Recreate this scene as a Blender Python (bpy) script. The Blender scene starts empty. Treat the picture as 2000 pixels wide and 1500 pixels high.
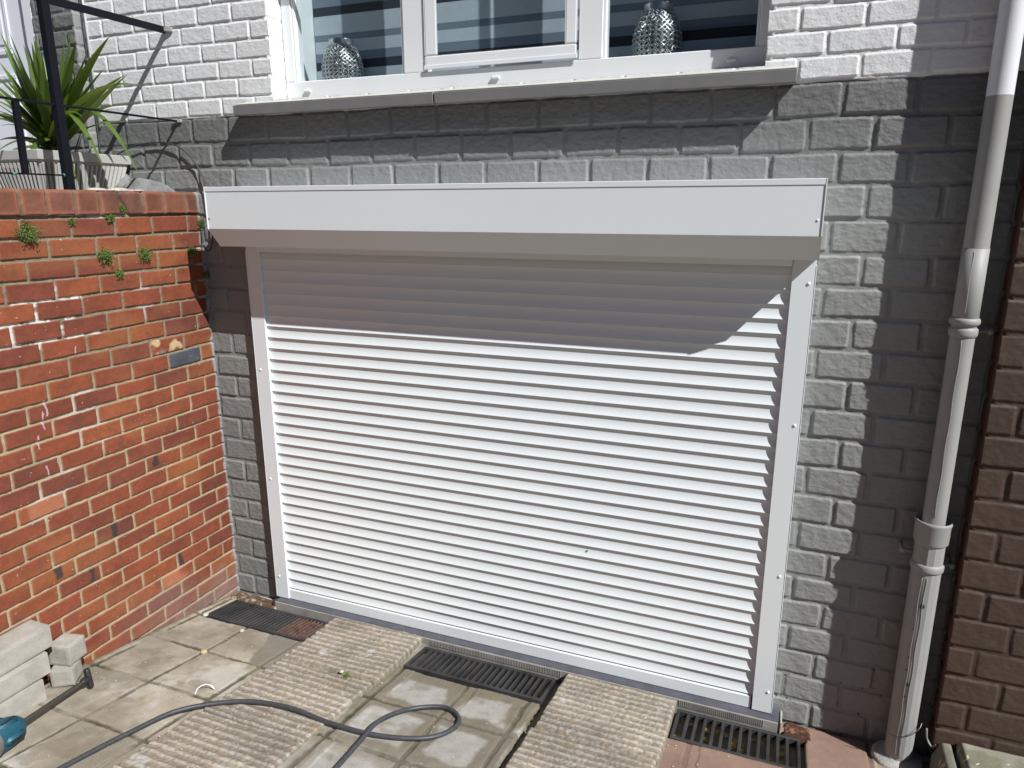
import bpy, bmesh, math
import numpy as np
from mathutils import Vector, Matrix
R = math.radians
sc = bpy.context.scene

# ------------------------------------------------------------------ camera, light, exposure
cam = bpy.data.cameras.new("camera"); co = bpy.data.objects.new("camera", cam); sc.collection.objects.link(co)
co.location = (2.6527, -2.9260, 2.2137)
co.rotation_euler = (1.323942, 0.002078, 0.375204)
cam.sensor_width = 36; cam.lens = 24.95; cam.clip_start = 0.05; cam.clip_end = 500
sc.camera = co

SUN = Vector((2.03, -1.0, 2.21)).normalized()            # towards the sun
el = math.asin(SUN.z); az = math.atan2(SUN.x, SUN.y)
w = bpy.data.worlds.new("World"); sc.world = w; w.use_nodes = True
nt = w.node_tree; nt.nodes.clear()
sky = nt.nodes.new("ShaderNodeTexSky"); sky.sky_type = 'NISHITA'; sky.sun_disc = False
sky.sun_elevation = el; sky.sun_rotation = az; sky.air_density = 0.5; sky.dust_density = 0.3; sky.ozone_density = 2.0
bg = nt.nodes.new("ShaderNodeBackground"); bg.inputs[1].default_value = 0.05
wo = nt.nodes.new("ShaderNodeOutputWorld")
nt.links.new(sky.outputs[0], bg.inputs[0]); nt.links.new(bg.outputs[0], wo.inputs[0])
sl = bpy.data.lights.new("sun", 'SUN'); so = bpy.data.objects.new("sun", sl); sc.collection.objects.link(so)
sl.energy = 5.0; sl.angle = R(0.5); sl.color = (1.0, 0.99, 0.975)
so.rotation_euler = SUN.to_track_quat('Z', 'Y').to_euler()
sc.view_settings.view_transform = 'Standard'; sc.view_settings.look = 'None'
sc.view_settings.exposure = 0.33; sc.view_settings.gamma = 1
sc.cycles.max_bounces = 8; sc.cycles.transparent_max_bounces = 8

# ------------------------------------------------------------------ helpers: linking and tagging
col = sc.collection
def link(o, parent=None):
    col.objects.link(o)
    if parent is not None: o.parent = parent
    return o
def tag(o, label=None, cat=None, group=None, kind=None):
    if label: o["label"] = label
    if cat: o["category"] = cat
    if group: o["group"] = group
    if kind: o["kind"] = kind
    return o
def thing(name, label, cat, loc=(0, 0, 0), rot=(0, 0, 0), group=None):
    o = bpy.data.objects.new(name, None); o.empty_display_size = .1
    o.location = loc; o.rotation_euler = rot
    link(o); return tag(o, label, cat, group)
def obj(name, bm, m, parent=None, smooth=False, loc=None, rot=None):
    me = bpy.data.meshes.new(name)
    bm.normal_update()
    bm.to_mesh(me); bm.free()
    me.materials.append(m)
    if smooth:
        me.polygons.foreach_set("use_smooth", [True] * len(me.polygons))
    o = bpy.data.objects.new(name, me)
    if loc is not None: o.location = loc
    if rot is not None: o.rotation_euler = rot
    return link(o, parent)
def np_mesh(name, V, F, m, parent=None, C=None, smooth=True):
    me = bpy.data.meshes.new(name)
    F = np.asarray(F, np.int32); n = len(F); k = F.shape[1]
    me.vertices.add(len(V)); me.vertices.foreach_set("co", np.asarray(V, np.float32).ravel())
    me.loops.add(n * k); me.loops.foreach_set("vertex_index", F.ravel())
    me.polygons.add(n); me.polygons.foreach_set("loop_start", np.arange(0, n * k, k, dtype=np.int32))
    me.polygons.foreach_set("use_smooth", np.full(n, smooth, bool))
    me.update(calc_edges=True); me.validate()
    if C is not None:
        a = me.color_attributes.new("Col", 'FLOAT_COLOR', 'POINT')
        rgba = np.ones((len(V), 4), np.float32); rgba[:, :3] = C
        a.data.foreach_set("color", rgba.ravel())
    me.materials.append(m)
    return link(bpy.data.objects.new(name, me), parent)
def box(bm, x0, x1, y0, y1, z0, z1, bev=0.0, seg=1):
    r = bmesh.ops.create_cube(bm, size=1)
    for v in r['verts']:
        v.co = Vector((x0 + (v.co.x + .5) * (x1 - x0), y0 + (v.co.y + .5) * (y1 - y0), z0 + (v.co.z + .5) * (z1 - z0)))
    if bev:
        es = list({e for v in r['verts'] for e in v.link_edges})
        bmesh.ops.bevel(bm, geom=es, offset=bev, segments=seg, affect='EDGES', profile=.5)
def tube(bm, pts, r, n=12, cap=True, flat=None):
    pts = [Vector(p) for p in pts]; rings = []
    up = None
    for i, p in enumerate(pts):
        t = (pts[min(i + 1, len(pts) - 1)] - pts[max(i - 1, 0)]).normalized()
        if up is None: up = t.orthogonal().normalized()
        up = (up - t * up.dot(t)).normalized(); s = t.cross(up)
        rr = r[i] if hasattr(r, '__len__') else r
        rings.append([bm.verts.new(p + (up * math.cos(a) + s * math.sin(a)) * rr) for a in [2 * math.pi * k / n for k in range(n)]])
    for a, b in zip(rings, rings[1:]):
        for k in range(n): bm.faces.new((a[k], a[(k + 1) % n], b[(k + 1) % n], b[k]))
    if cap:
        bm.faces.new(rings[0][::-1]); bm.faces.new(rings[-1])
def spline(pts, n=12):
    P = [Vector(p) for p in pts]; P = [P[0] * 2 - P[1]] + P + [P[-1] * 2 - P[-2]]; out = []
    for i in range(1, len(P) - 2):
        for k in range(n):
            t = k / n
            out.append(.5 * ((2 * P[i]) + (-P[i - 1] + P[i + 1]) * t + (2 * P[i - 1] - 5 * P[i] + 4 * P[i + 1] - P[i + 2]) * t * t
                             + (-P[i - 1] + 3 * P[i] - 3 * P[i + 1] + P[i + 2]) * t ** 3))
    out.append(P[-2]); return out
def lathe(bm, prof, n=32, cx=0, cy=0):
    rings = [[bm.verts.new((cx + r * math.cos(2 * math.pi * k / n), cy + r * math.sin(2 * math.pi * k / n), z)) for k in range(n)] for r, z in prof]
    for a, b in zip(rings, rings[1:]):
        for k in range(n): bm.faces.new((a[k], a[(k + 1) % n], b[(k + 1) % n], b[k]))
    for rg_, rev in ((prof[0], True), (prof[-1], False)):          # caps with their own vertices keep the side shading clean
        c_ = [bm.verts.new((cx + rg_[0] * math.cos(2 * math.pi * k / n), cy + rg_[0] * math.sin(2 * math.pi * k / n), rg_[1])) for k in range(n)]
        bm.faces.new(c_[::-1] if rev else c_)
def prism(bm, prof, x0, x1):
    """closed outline of (y, z) swept along x"""
    a = [bm.verts.new((x0, y, z)) for y, z in prof]; b = [bm.verts.new((x1, y, z)) for y, z in prof]
    n = len(prof)
    for i in range(n): bm.faces.new((a[i], b[i], b[(i + 1) % n], a[(i + 1) % n]))
    bm.faces.new(a[::-1]); bm.faces.new(b)
    bmesh.ops.recalc_face_normals(bm, faces=bm.faces[:])

# ------------------------------------------------------------------ helpers: noise
rng = np.random.default_rng(7)
def vnoise(x, y, seed=0):
    x = np.asarray(x, float); y = np.asarray(y, float)
    xi = np.floor(x).astype(np.int64); yi = np.floor(y).astype(np.int64); fx = x - xi; fy = y - yi
    fx = fx * fx * (3 - 2 * fx); fy = fy * fy * (3 - 2 * fy)
    def h(a, b):
        n = (a * 374761393 + b * 668265263 + seed * 974634777) & 0xffffffff
        n = ((n ^ (n >> 13)) * 1274126177) & 0xffffffff
        return ((n ^ (n >> 16)) & 0xffffff) / float(0xffffff)
    return (h(xi, yi) * (1 - fx) + h(xi + 1, yi) * fx) * (1 - fy) + (h(xi, yi + 1) * (1 - fx) + h(xi + 1, yi + 1) * fx) * fy
def fbm(x, y, f, o=3, seed=0):
    s = 0; a = 1; t = 0
    for k in range(o): s = s + a * vnoise(x * f * 2 ** k + 17 * k, y * f * 2 ** k - 9 * k, seed + k); t += a; a *= .5
    return s / t
def sm(x, a, b):
    t = np.clip((x - a) / (b - a), 0, 1); return t * t * (3 - 2 * t)
def rnd(a, b=0, s=0):
    a = np.asarray(a, np.int64); b = np.asarray(b, np.int64)
    n = (a * 73856093 ^ b * 19349663 ^ (s * 83492791 + 12345)) & 0xffffffff
    n = ((n ^ (n >> 13)) * 1274126177) & 0xffffffff
    return ((n ^ (n >> 16)) & 0xffff) / 65535.

# ------------------------------------------------------------------ materials
def mat(name, color=(.5, .5, .5), rough=.6, attr=False, var=.0, vscale=8., bump=0., bscale=200., bdist=.002, metal=0., fine=0., fscale=300., spec=.5, coat=0.):
    m = bpy.data.materials.new(name); m.use_nodes = True; t = m.node_tree; N = t.nodes; L = t.links
    p = N["Principled BSDF"]; p.inputs["Roughness"].default_value = rough; p.inputs["Metallic"].default_value = metal
    p.inputs["Specular IOR Level"].default_value = spec; p.inputs["Coat Weight"].default_value = coat
    geo = N.new("ShaderNodeNewGeometry")
    if attr:
        a = N.new("ShaderNodeAttribute"); a.attribute_name = "Col"; c = a.outputs["Color"]
    else:
        a = N.new("ShaderNodeRGB"); a.outputs[0].default_value = (*color, 1); c = a.outputs[0]
    def mul(c, sc_, amt, det):
        n = N.new("ShaderNodeTexNoise"); n.inputs["Scale"].default_value = sc_; n.inputs["Detail"].default_value = det
        L.new(geo.outputs["Position"], n.inputs["Vector"])
        r = N.new("ShaderNodeMapRange"); r.inputs[1].default_value = .25; r.inputs[2].default_value = .75
        r.inputs[3].default_value = 1 - amt; r.inputs[4].default_value = 1 + amt
        L.new(n.outputs[0], r.inputs[0])
        x = N.new("ShaderNodeVectorMath"); x.operation = 'SCALE'; L.new(c, x.inputs[0]); L.new(r.outputs[0], x.inputs["Scale"])
        return x.outputs[0]
    if var: c = mul(c, vscale, var, 4)
    if fine: c = mul(c, fscale, fine, 2)
    L.new(c, p.inputs["Base Color"])
    if bump:
        n = N.new("ShaderNodeTexNoise"); n.inputs["Scale"].default_value = bscale; n.inputs["Detail"].default_value = 3
        L.new(geo.outputs["Position"], n.inputs["Vector"])
        b = N.new("ShaderNodeBump"); b.inputs["Strength"].default_value = bump; b.inputs["Distance"].default_value = bdist
        L.new(n.outputs[0], b.inputs["Height"]); L.new(b.outputs[0], p.inputs["Normal"])
    return m
M = {}
M['paint_wall'] = mat("painted brick", attr=True, rough=.58, bump=.75, bscale=130, bdist=.0018, fine=.03, fscale=90, spec=.4)
M['red_brick'] = mat("red facing brick", attr=True, rough=.75, bump=.35, bscale=260, bdist=.001, fine=.10, fscale=160, spec=.35)
M['brown_brick'] = mat("brown painted brick", attr=True, rough=.6, bump=.5, bscale=170, bdist=.0014, fine=.05, fscale=120, spec=.35)
M['concrete'] = mat("weathered concrete", attr=True, rough=.9, bump=.5, bscale=330, bdist=.0012, fine=.16, fscale=260, spec=.2)
M['block'] = mat("concrete block", (.335, .32, .285), rough=.9, var=.2, vscale=14, bump=.8, bscale=330, bdist=.0015, fine=.14, fscale=300, spec=.2)
M['white_alu'] = mat("white coated aluminium", (.70, .745, .76), rough=.34, var=.012, vscale=2, spec=.5)
M['white_pvc'] = mat("white window plastic", (.74, .765, .78), rough=.35, var=.03, vscale=3, spec=.5)
M['screw'] = mat("white screw cap", (.8, .8, .8), rough=.3)
M['dark_screw'] = mat("steel screw", (.12, .12, .13), rough=.35, metal=.8)
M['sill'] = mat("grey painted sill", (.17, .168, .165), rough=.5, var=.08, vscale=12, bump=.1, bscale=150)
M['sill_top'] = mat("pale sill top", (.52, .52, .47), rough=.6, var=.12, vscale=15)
M['iron'] = mat("rusty cast iron grate", (.030, .029, .029), rough=.62, var=.6, vscale=9, bump=.5, bscale=150, spec=.5)
M['rust'] = mat("rust", (.085, .047, .034), rough=.85, var=.7, vscale=30, bump=.6, bscale=150)
M['slate'] = mat("blue grey threshold stone", (.075, .078, .095), rough=.5, var=.25, vscale=14, fine=.1, fscale=130, bump=.2, bscale=150)
M['conc_edge'] = mat("grey channel edge", (.25, .24, .22), rough=.85, var=.25, vscale=12, bump=.4, bscale=180)
M['pipe'] = mat("grey painted pipe", (.285, .285, .275), rough=.55, var=.05, vscale=18, bump=.12, bscale=90, bdist=.001, spec=.5)
M['pipe_white'] = mat("white painted pipe", (.66, .67, .70), rough=.5, var=.03, vscale=18, bump=.1, bscale=90, bdist=.001)
M['chip'] = mat("chipped paint", (.03, .028, .026), rough=.7)
M['clay'] = mat("clay drain", (.2, .07, .04), rough=.7, var=.3, vscale=14)
M['mortar_light'] = mat("pale mortar", (.34, .33, .31), rough=.9, var=.25, vscale=25, bump=.7, bscale=150, bdist=.003)
M['grey_cement'] = mat("grey cement", (.2, .2, .2), rough=.8, var=.25, vscale=12, bump=.7, bscale=60, bdist=.006)
M['cable'] = mat("black cable rubber", (.042, .045, .052), rough=.5, var=.25, vscale=60, bump=.15, bscale=200)
M['black_metal'] = mat("black railing paint", (.006, .007, .011), rough=.5, bump=.1, bscale=120, spec=.15)
M['teal_tape'] = mat("teal string", (.03, .22, .2), rough=.6)
M['teal'] = mat("teal tool housing", (.008, .075, .115), rough=.5, var=.12, vscale=20, bump=.12, bscale=200)
M['steel'] = mat("brushed steel", (.45, .44, .43), rough=.35, metal=.9, var=.1, vscale=30)
M['shaft'] = mat("dark steel shaft", (.12, .12, .11), rough=.35, metal=.8)
M['black_rubber'] = mat("black rubber", (.015, .015, .018), rough=.45)
M['zip'] = mat("white plastic tie", (.75, .75, .75), rough=.4)
M['moss'] = mat("small green wall plant", (.085, .14, .02), rough=.6, var=.6, vscale=70)
M['moss'].node_tree.nodes["Principled BSDF"].inputs["Subsurface Weight"].default_value = .0
M['planter'] = mat("stone coloured planter", (.40, .395, .37), rough=.7, var=.06, vscale=14, bump=.2, bscale=200)
M['soil'] = mat("potting soil", (.03, .022, .015), rough=1, bump=1, bscale=100)
M['door'] = mat("white door plastic", (.72, .74, .8), rough=.35)
M['debris'] = mat("pale grit", (.42, .39, .33), rough=.9, var=.2, vscale=60)
M['crumb'] = mat("rust coloured crumbs", (.28, .1, .05), rough=.95, var=.45, vscale=80, bump=1, bscale=120)
M['leaf_brown'] = mat("dry leaf", (.35, .22, .05), rough=.7)
M['inside'] = mat("dim interior", (.1, .1, .11), rough=.9)
M['core'] = mat("masonry core", (.12, .1, .09), rough=.9)
M['blind_light'] = mat("pale sheer blind", (.46, .52, .58), rough=.8, var=.05, vscale=30)
M['blind_mid'] = mat("mid grey blind band", (.17, .21, .27), rough=.8)
M['blind_dark'] = mat("dark gap band", (.03, .035, .05), rough=.9)
M['chrome'] = mat("polished pierced metal", (.62, .63, .64), rough=.3, metal=1.)
M['dark_inner'] = mat("dark inner cup", (.10, .11, .12), rough=.5)
def leaf_mat():
    m = mat("strap leaf", (.090, .155, .024), rough=.38, var=.3, vscale=6, spec=.5)
    t = m.node_tree; p = t.nodes["Principled BSDF"]; out = t.nodes["Material Output"]
    tr = t.nodes.new("ShaderNodeBsdfTranslucent"); tr.inputs[0].default_value = (.17, .24, .03, 1)
    mx = t.nodes.new("ShaderNodeMixShader"); mx.inputs[0].default_value = .3
    t.links.new(p.outputs[0], mx.inputs[1]); t.links.new(tr.outputs[0], mx.inputs[2]); t.links.new(mx.outputs[0], out.inputs[0])
    return m
M['leaf'] = leaf_mat()
def glass_mat():
    m = bpy.data.materials.new("window glass"); m.use_nodes = True; t = m.node_tree; t.nodes.clear()
    o = t.nodes.new("ShaderNodeOutputMaterial"); mx = t.nodes.new("ShaderNodeMixShader")
    a = t.nodes.new("ShaderNodeBsdfTransparent"); a.inputs[0].default_value = (.9, .93, .93, 1)
    b = t.nodes.new("ShaderNodeBsdfGlossy"); b.inputs[1].default_value = 0.0; b.inputs[0].default_value = (.9, .95, 1, 1)
    f = t.nodes.new("ShaderNodeFresnel"); f.inputs[0].default_value = 1.6
    g_ = t.nodes.new("ShaderNodeNewGeometry"); k = t.nodes.new("ShaderNodeMath"); k.operation = 'SUBTRACT'; k.inputs[0].default_value = 1
    q = t.nodes.new("ShaderNodeMath"); q.operation = 'MULTIPLY'; t.links.new(g_.outputs["Backfacing"], k.inputs[1])
    t.links.new(k.outputs[0], q.inputs[0]); t.links.new(f.outputs[0], q.inputs[1])
    t.links.new(q.outputs[0], mx.inputs[0]); t.links.new(a.outputs[0], mx.inputs[1]); t.links.new(b.outputs[0], mx.inputs[2])
    t.links.new(mx.outputs[0], o.inputs[0]); return m
M['glass'] = glass_mat()

# ------------------------------------------------------------------ brick relief sheets
def brick_relief(U, W, beds, joint, mw, mv, edge, depth, seed, rough=.0012, rag=.0022, tilt=.0015, corner=.008):
    """U, W wall coordinates (m). beds ascending bed-joint heights; joint(row)->(offset, pitch).
       returns height (0 at brick face, negative in the joints), brick mask 0..1, row, col"""
    wu = U + (fbm(U, W, 9, 3, seed) - .5) * rag * 2.2 + (fbm(U, W, 60, 2, seed + 3) - .5) * rag
    ww = W + (fbm(U, W, 4, 2, seed + 11) - .5) * rag * 3 + (fbm(U, W, 55, 2, seed + 5) - .5) * rag
    beds = np.asarray(beds)
    row = np.clip(np.searchsorted(beds, ww) - 1, 0, len(beds) - 2)
    z0 = beds[row]; z1 = beds[row + 1]
    off = np.array([joint(i)[0] for i in range(len(beds))])[row]; pit = np.array([joint(i)[1] for i in range(len(beds))])[row]
    cu = (wu - off) / pit; cc = np.floor(cu).astype(int)
    j0 = (rnd(cc, row, seed) - .5) * .012; j1 = (rnd(cc + 1, row, seed) - .5) * .012
    jz0 = (rnd(cc, row, seed + 2) - .5) * .004; jz1 = (rnd(cc, row, seed + 4) - .5) * .004
    x0 = off + cc * pit + j0 + mw / 2; x1 = off + (cc + 1) * pit + j1 - mw / 2
    dx = np.minimum(wu - x0, x1 - wu); dz = np.minimum(ww - z0 - mv / 2 - jz0, z1 - mv / 2 + jz1 - ww)
    qx = corner - dx; qz = corner - dz
    d = corner - np.where((qx > 0) & (qz > 0), np.hypot(qx, qz), np.maximum(qx, qz))
    m = sm(d, -edge * .35, edge)
    tx = (rnd(cc, row, seed + 6) - .5) * tilt; tz = (rnd(cc, row, seed + 7) - .5) * tilt; t0 = (rnd(cc, row, seed + 8) - .5) * tilt
    face = t0 + tx * (cu - cc - .5) * 2 + tz * ((ww - z0) / (z1 - z0) - .5) * 2 + (fbm(U, W, 45, 3, seed + 20) - .5) * rough * 2 + (fbm(U * .35, W, 130, 2, seed + 30) - .5) * rough
    mort = -depth + (fbm(U, W, 30, 3, seed + 40) - .5) * depth * .45
    return mort * (1 - m) + face * m, m, row, cc
def sheet(name, o, u, v, n, us, vs, H, C, m, parent, keep=None, skirt=.03):
    """height field: point = o + u*U + v*V + n*H, with a skirt and a back so that it is solid"""
    o, u, v, n = [np.array(a, float) for a in (o, u, v, n)]
    U, V = np.meshgrid(us, vs)
    P = o + U[..., None] * u + V[..., None] * v + H[..., None] * n
    ny, nx = U.shape; P = P.reshape(-1, 3); idx = np.arange(nx * ny).reshape(ny, nx)
    F = np.stack([idx[:-1, :-1], idx[:-1, 1:], idx[1:, 1:], idx[1:, :-1]], -1).reshape(-1, 4)
    if np.dot(np.cross(u, v), n) < 0: F = F[:, ::-1]
    if keep is not None: F = F[keep(U, V)[:-1, :-1].reshape(-1)]
    per = np.concatenate([idx[0, :], idx[1:, -1], idx[-1, -2::-1], idx[-2:0:-1, 0]])
    base = P[per] - n * (np.asarray(H).reshape(-1)[per][:, None] + skirt)
    nb = len(P); k = len(per); a = np.arange(k); b = (a + 1) % k
    S = np.stack([per[a], nb + a, nb + b, per[b]], -1)
    if np.dot(np.cross(u, v), n) < 0: S = S[:, ::-1]
    V2 = np.concatenate([P, base]); C2 = np.concatenate([C.reshape(-1, 3), C.reshape(-1, 3)[per]])
    F2 = np.concatenate([F, S])
    if keep is None:
        c = [nb, nb + nx - 1, nb + nx - 1 + ny - 1, nb + 2 * (nx - 1) + ny - 1]
        bk = np.array([[c[0], c[3], c[2], c[1]]])
        if np.dot(np.cross(u, v), n) < 0: bk = bk[:, ::-1]
        F2 = np.concatenate([F2, bk])
    used = np.unique(F2); re = -np.ones(len(V2), int); re[used] = np.arange(len(used))
    return np_mesh(name, V2[used], re[F2], m, parent, C2[used])
def lerp(a, b, t): return a * (1 - t[..., None]) + b * t[..., None]
def arr(c): return np.array(c, float)

# ================================================================== THE HOUSE WALL (grey plinth, white above)
ROWZ = [2.5768, 2.4553, 2.3436, 2.2271, 2.0936, 1.9733, 1.8561, 1.7377, 1.6185, 1.4972, 1.3729, 1.2637, 1.1342, 1.0174, .8934, .7727, .6544, .5384, .4173, .3028, .1802, .06]
ZS = 2.638                                             # paint line between grey and white
HP = 0.115163
grey_c = ROWZ[::-1]
g_beds = [-.12] + [0.0] + [(grey_c[i] + grey_c[i + 1]) / 2 for i in range(21)] + [2.6405]
def g_joint(i):
    k = 22 - (i - 1)                                   # row number counted from the top
    return ((0.0 if k % 2 else HP), 2 * HP)
w_beds = [2.56, 2.6405] + [2.6405 + .0832 * k for k in range(1, 26)]
def w_joint_l(i): return ((-.031, .2105) if i % 2 else (-.124, .2105))
def w_joint_r(i): return ((2.600, .2105) if i % 2 else (2.694, .2105))
house = thing("house_wall", "house front of thick painted brick, grey below and white above the sill line", "house", (0, 0, 0))
def wall_sheet(name, x0, x1, z0, z1, keep, step=.0032, seed=3):
    us = np.arange(x0, x1 + step, step); vs = np.arange(z0, z1 + step, step)
    U, V = np.meshgrid(us, vs)
    Hg, mg, rg, cg = brick_relief(U, V, g_beds, g_joint, .0155, .016, .0062, .0060, seed, rough=.0017, rag=.0036, tilt=.0034, corner=.010)
    Hl, ml, rl, cl = brick_relief(U, V, w_beds, w_joint_l, .011, .011, .0040, .0045, seed + 50, rough=.001, rag=.003, tilt=.002, corner=.008)
    Hr, mr, rr, cr = brick_relief(U, V, w_beds, w_joint_r, .011, .011, .0040, .0045, seed + 90, rough=.001, rag=.003, tilt=.002, corner=.008)
    left = U < 1.4
    Hw = np.where(left, Hl, Hr); mw_ = np.where(left, ml, mr)
    line = ZS + (fbm(U, V, 14, 3, 77) - .5) * .012
    wt = sm(V, ZS - .003, ZS + .003)
    H = Hg * (1 - wt) + (Hw + .002) * wt
    paint = sm(V - line, -.002, .002)
    # crumbs and runs in the paint, grubby lower courses
    n1 = fbm(U, V, 3, 3, 5); n2 = fbm(U, V, 40, 2, 6)
    grey = arr((.240, .247, .240)) * (1 + (n1 - .5) * .16)[..., None] * (1 + (rnd(cg, rg, 9) - .5) * .06)[..., None]
    grey = grey * (1 - .10 * (1 - mg) * (n2 > .45))[..., None]
    grey = grey * (1 - .36 * sm(V, 2.28, 2.6) - .16 * sm(U, .12, .02) * sm(V, 2.3, 2.0))[..., None]      # darker on the top courses and in the corner strip
    white = arr((.69, .70, .705)) * (1 + (n1 - .5) * .05)[..., None]
    white = lerp(white, arr((.60, .59, .55)) * np.ones_like(white), (1 - mw_) * .35 * (n2 > .5))
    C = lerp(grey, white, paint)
    # bare specks in low joints
    spots = ((fbm(U, V, 70, 2, 31) > .80) & (V < .35) & (mg < .6))
    C[spots] = arr((.045, .042, .038))
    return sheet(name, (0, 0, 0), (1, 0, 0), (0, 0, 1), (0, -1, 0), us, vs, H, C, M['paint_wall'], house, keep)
WX0, WX1, WZ0, WZ1 = .286, 2.4925, 2.690, 4.15         # window opening
def keep_main(U, V):
    win = (U > WX0 + .001) & (U < WX1 - .004) & (V > WZ0 + .01)
    shut = (U > .165) & (U < 2.635) & (V < 1.99) & (V > .07)
    return ~(win | shut)
wall_sheet("painted_brickwork", -.905, 3.36, -.06, 3.35, keep_main)
# plainer brickwork above and to the sides of what the photo shows
wall_sheet("upper_brickwork", -.905, 3.36, 3.355, 4.6, lambda U, V: ~((U > WX0 + .001) & (U < WX1 - .004) & (V < WZ1)), step=.012)
bm = bmesh.new()
box(bm, -2.6, 5.2, .022, .30, -.3, WZ0 - .02); box(bm, -2.6, WX0 - .02, .022, .30, WZ0 - .0199, 4.6)
box(bm, WX1 + .02, 5.2, .022, .30, WZ0 - .0199, 4.6); box(bm, WX0 - .0199, WX1 + .0199, .022, .30, WZ1 + .02, 4.6)
obj("masonry", bm, M['core'], house)
# painted brick reveal, left side of the window (faces the sun), plus right and top
def reveal(name, x, nx):
    us = np.arange(.0, .14, .004); vs = np.arange(WZ0 - .02, WZ1, .004); U, V = np.meshgrid(us, vs)
    H, m_, r_, c_ = brick_relief(U, V, w_beds, lambda i: (-.3, .9), .01, .012, .006, .003, 140, rough=.0008, rag=.003)
    C = np.ones(U.shape + (3,)) * arr((.71, .715, .70))
    return sheet(name, (x, 0, 0), (0, 1, 0), (0, 0, 1), (nx, 0, 0), us, vs, H, C, M['paint_wall'], house, None, .02)
reveal("window_reveal", WX0, 1); reveal("window_reveal", WX1, -1)
# room behind the glass
bm = bmesh.new()
box(bm, .1, 2.7, 1.6, 1.65, 2.5, 4.4); box(bm, .08, .0999, .3, 1.65, 2.5, 4.4); box(bm, 2.7001, 2.72, .3, 1.65, 2.5, 4.4)
box(bm, .1, 2.7, .3001, 1.5999, 2.48, 2.4999); box(bm, .1, 2.7, .3001, 1.5999, 4.4001, 4.42)
obj("room", bm, M['inside'], house)
bm = bmesh.new(); box(bm, WX0 + .01, WX1 - .01, .172, .46, 2.745, 2.765, .004); obj("inner_window_board", bm, M['white_pvc'], house)
for x0, x1 in ((WX0 - .03, WX0 + .012), (WX1 - .012, WX1 + .03)):
    bm = bmesh.new(); box(bm, x0, x1, .172, .46, 2.7655, 4.2); obj("inner_lining", bm, M['white_pvc'], house)

# ------------------------------------------------------------------ sill
t = thing("window_sill", "long sloping window sill with grey painted front edge above the shutter box", "window sill")
for a, b, ex in ((.118, 1.178, 0), (1.186, 2.602, .003)):
    bm = bmesh.new()
    prism(bm, [(-.088 - ex, 2.628), (-.088 - ex, 2.672), (.10, 2.716), (.10, 2.66), (-.06, 2.628)], a, b)
    bmesh.ops.bevel(bm, geom=bm.edges[:], offset=.002, segments=1, affect='EDGES')
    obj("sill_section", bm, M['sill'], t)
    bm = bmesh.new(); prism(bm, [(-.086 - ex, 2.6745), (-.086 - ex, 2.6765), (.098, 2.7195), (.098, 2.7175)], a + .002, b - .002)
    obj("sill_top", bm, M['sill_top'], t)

# ------------------------------------------------------------------ window
win = thing("casement_window", "white plastic three light window with a protruding middle sash above the sill", "window")
FY0, FY1 = .10, .17
bm = bmesh.new()
zt = 4.14
for x0, x1 in ((.288, .343), (.940, 1.046), (1.754, 1.854), (2.455, 2.491)):
    box(bm, x0, x1, FY0, FY1, 2.7903, zt - .07, .003)
box(bm, .288, 2.491, FY0, FY1, 2.716, 2.7900, .003); box(bm, .288, 2.491, FY0, FY1, zt - .0697, zt, .003)
obj("frame", bm, M['white_pvc'], win)
bm = bmesh.new()                                        # glazing beads of the fixed lights
for x0, x1 in ((.343, .940), (1.854, 2.455)):
    box(bm, x0 + .0003, x0 + .012, FY0 + .006, FY1 - .01, 2.7905, zt - .072, .002); box(bm, x1 - .012, x1 - .0003, FY0 + .006, FY1 - .01, 2.7905, zt - .072, .002)
obj("glazing_bead", bm, M['white_pvc'], win)
bm = bmesh.new()                                        # opening sash, stands proud
box(bm, 1.052, 1.112, .0915, .0985, 2.853, zt - .05, .006, 2); box(bm, 1.698, 1.748, .0915, .0985, 2.853, zt - .05, .006, 2)
box(bm, 1.052, 1.748, .0915, .0985, 2.800, 2.8527, .006, 2); box(bm, 1.052, 1.748, .0915, .0985, zt - .0497, zt, .006, 2)
sash = obj("sash", bm, M['white_pvc'], win)
bm = bmesh.new(); box(bm, 1.048, 1.752, .0865, .0912, 2.796, 2.814, .002, 2); obj("drip_rail", bm, M['white_pvc'], sash)
for x0, x1, y in ((.345, .938, .128), (1.856, 2.453, .128), (1.108, 1.702, .094)):
    bm = bmesh.new(); box(bm, x0, x1, y, y + .004, 2.785 if y > .1 else 2.85, zt - .06); obj("pane", bm, M['glass'], win)
for x in (.414, 1.389, 2.363):
    bm = bmesh.new(); box(bm, x - .018, x + .018, .088, .0995, 2.739, 2.752, .004, 2); obj("drain_cap", bm, M['white_pvc'], win)

# blind
bl = thing("striped_blind", "pale blue grey roller blind with dark horizontal bands behind the window panes", "blind")
L_, Mi, D_ = bmesh.new(), bmesh.new(), bmesh.new()
z = 2.770
pat = [(L_, .105), (Mi, .030), (L_, .062), (D_, .030), (Mi, .038)]
i = 0
z = 2.70
seq = [(Mi, .058), (L_, .098), (D_, .042), (Mi, .048), (L_, .092)]
seq = [(L_, .055), (Mi, .030), (L_, .086), (D_, .040), (Mi, .040)]
z = 2.705
while z < 4.1:
    b, h = seq[i % 5]; box(b, .302, 2.478, .335, .338, z, z + h - .0004); z += h; i += 1
obj("pale_band", L_, M['blind_light'], bl); obj("mid_band", Mi, M['blind_mid'], bl); obj("dark_band", D_, M['blind_dark'], bl)

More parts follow.
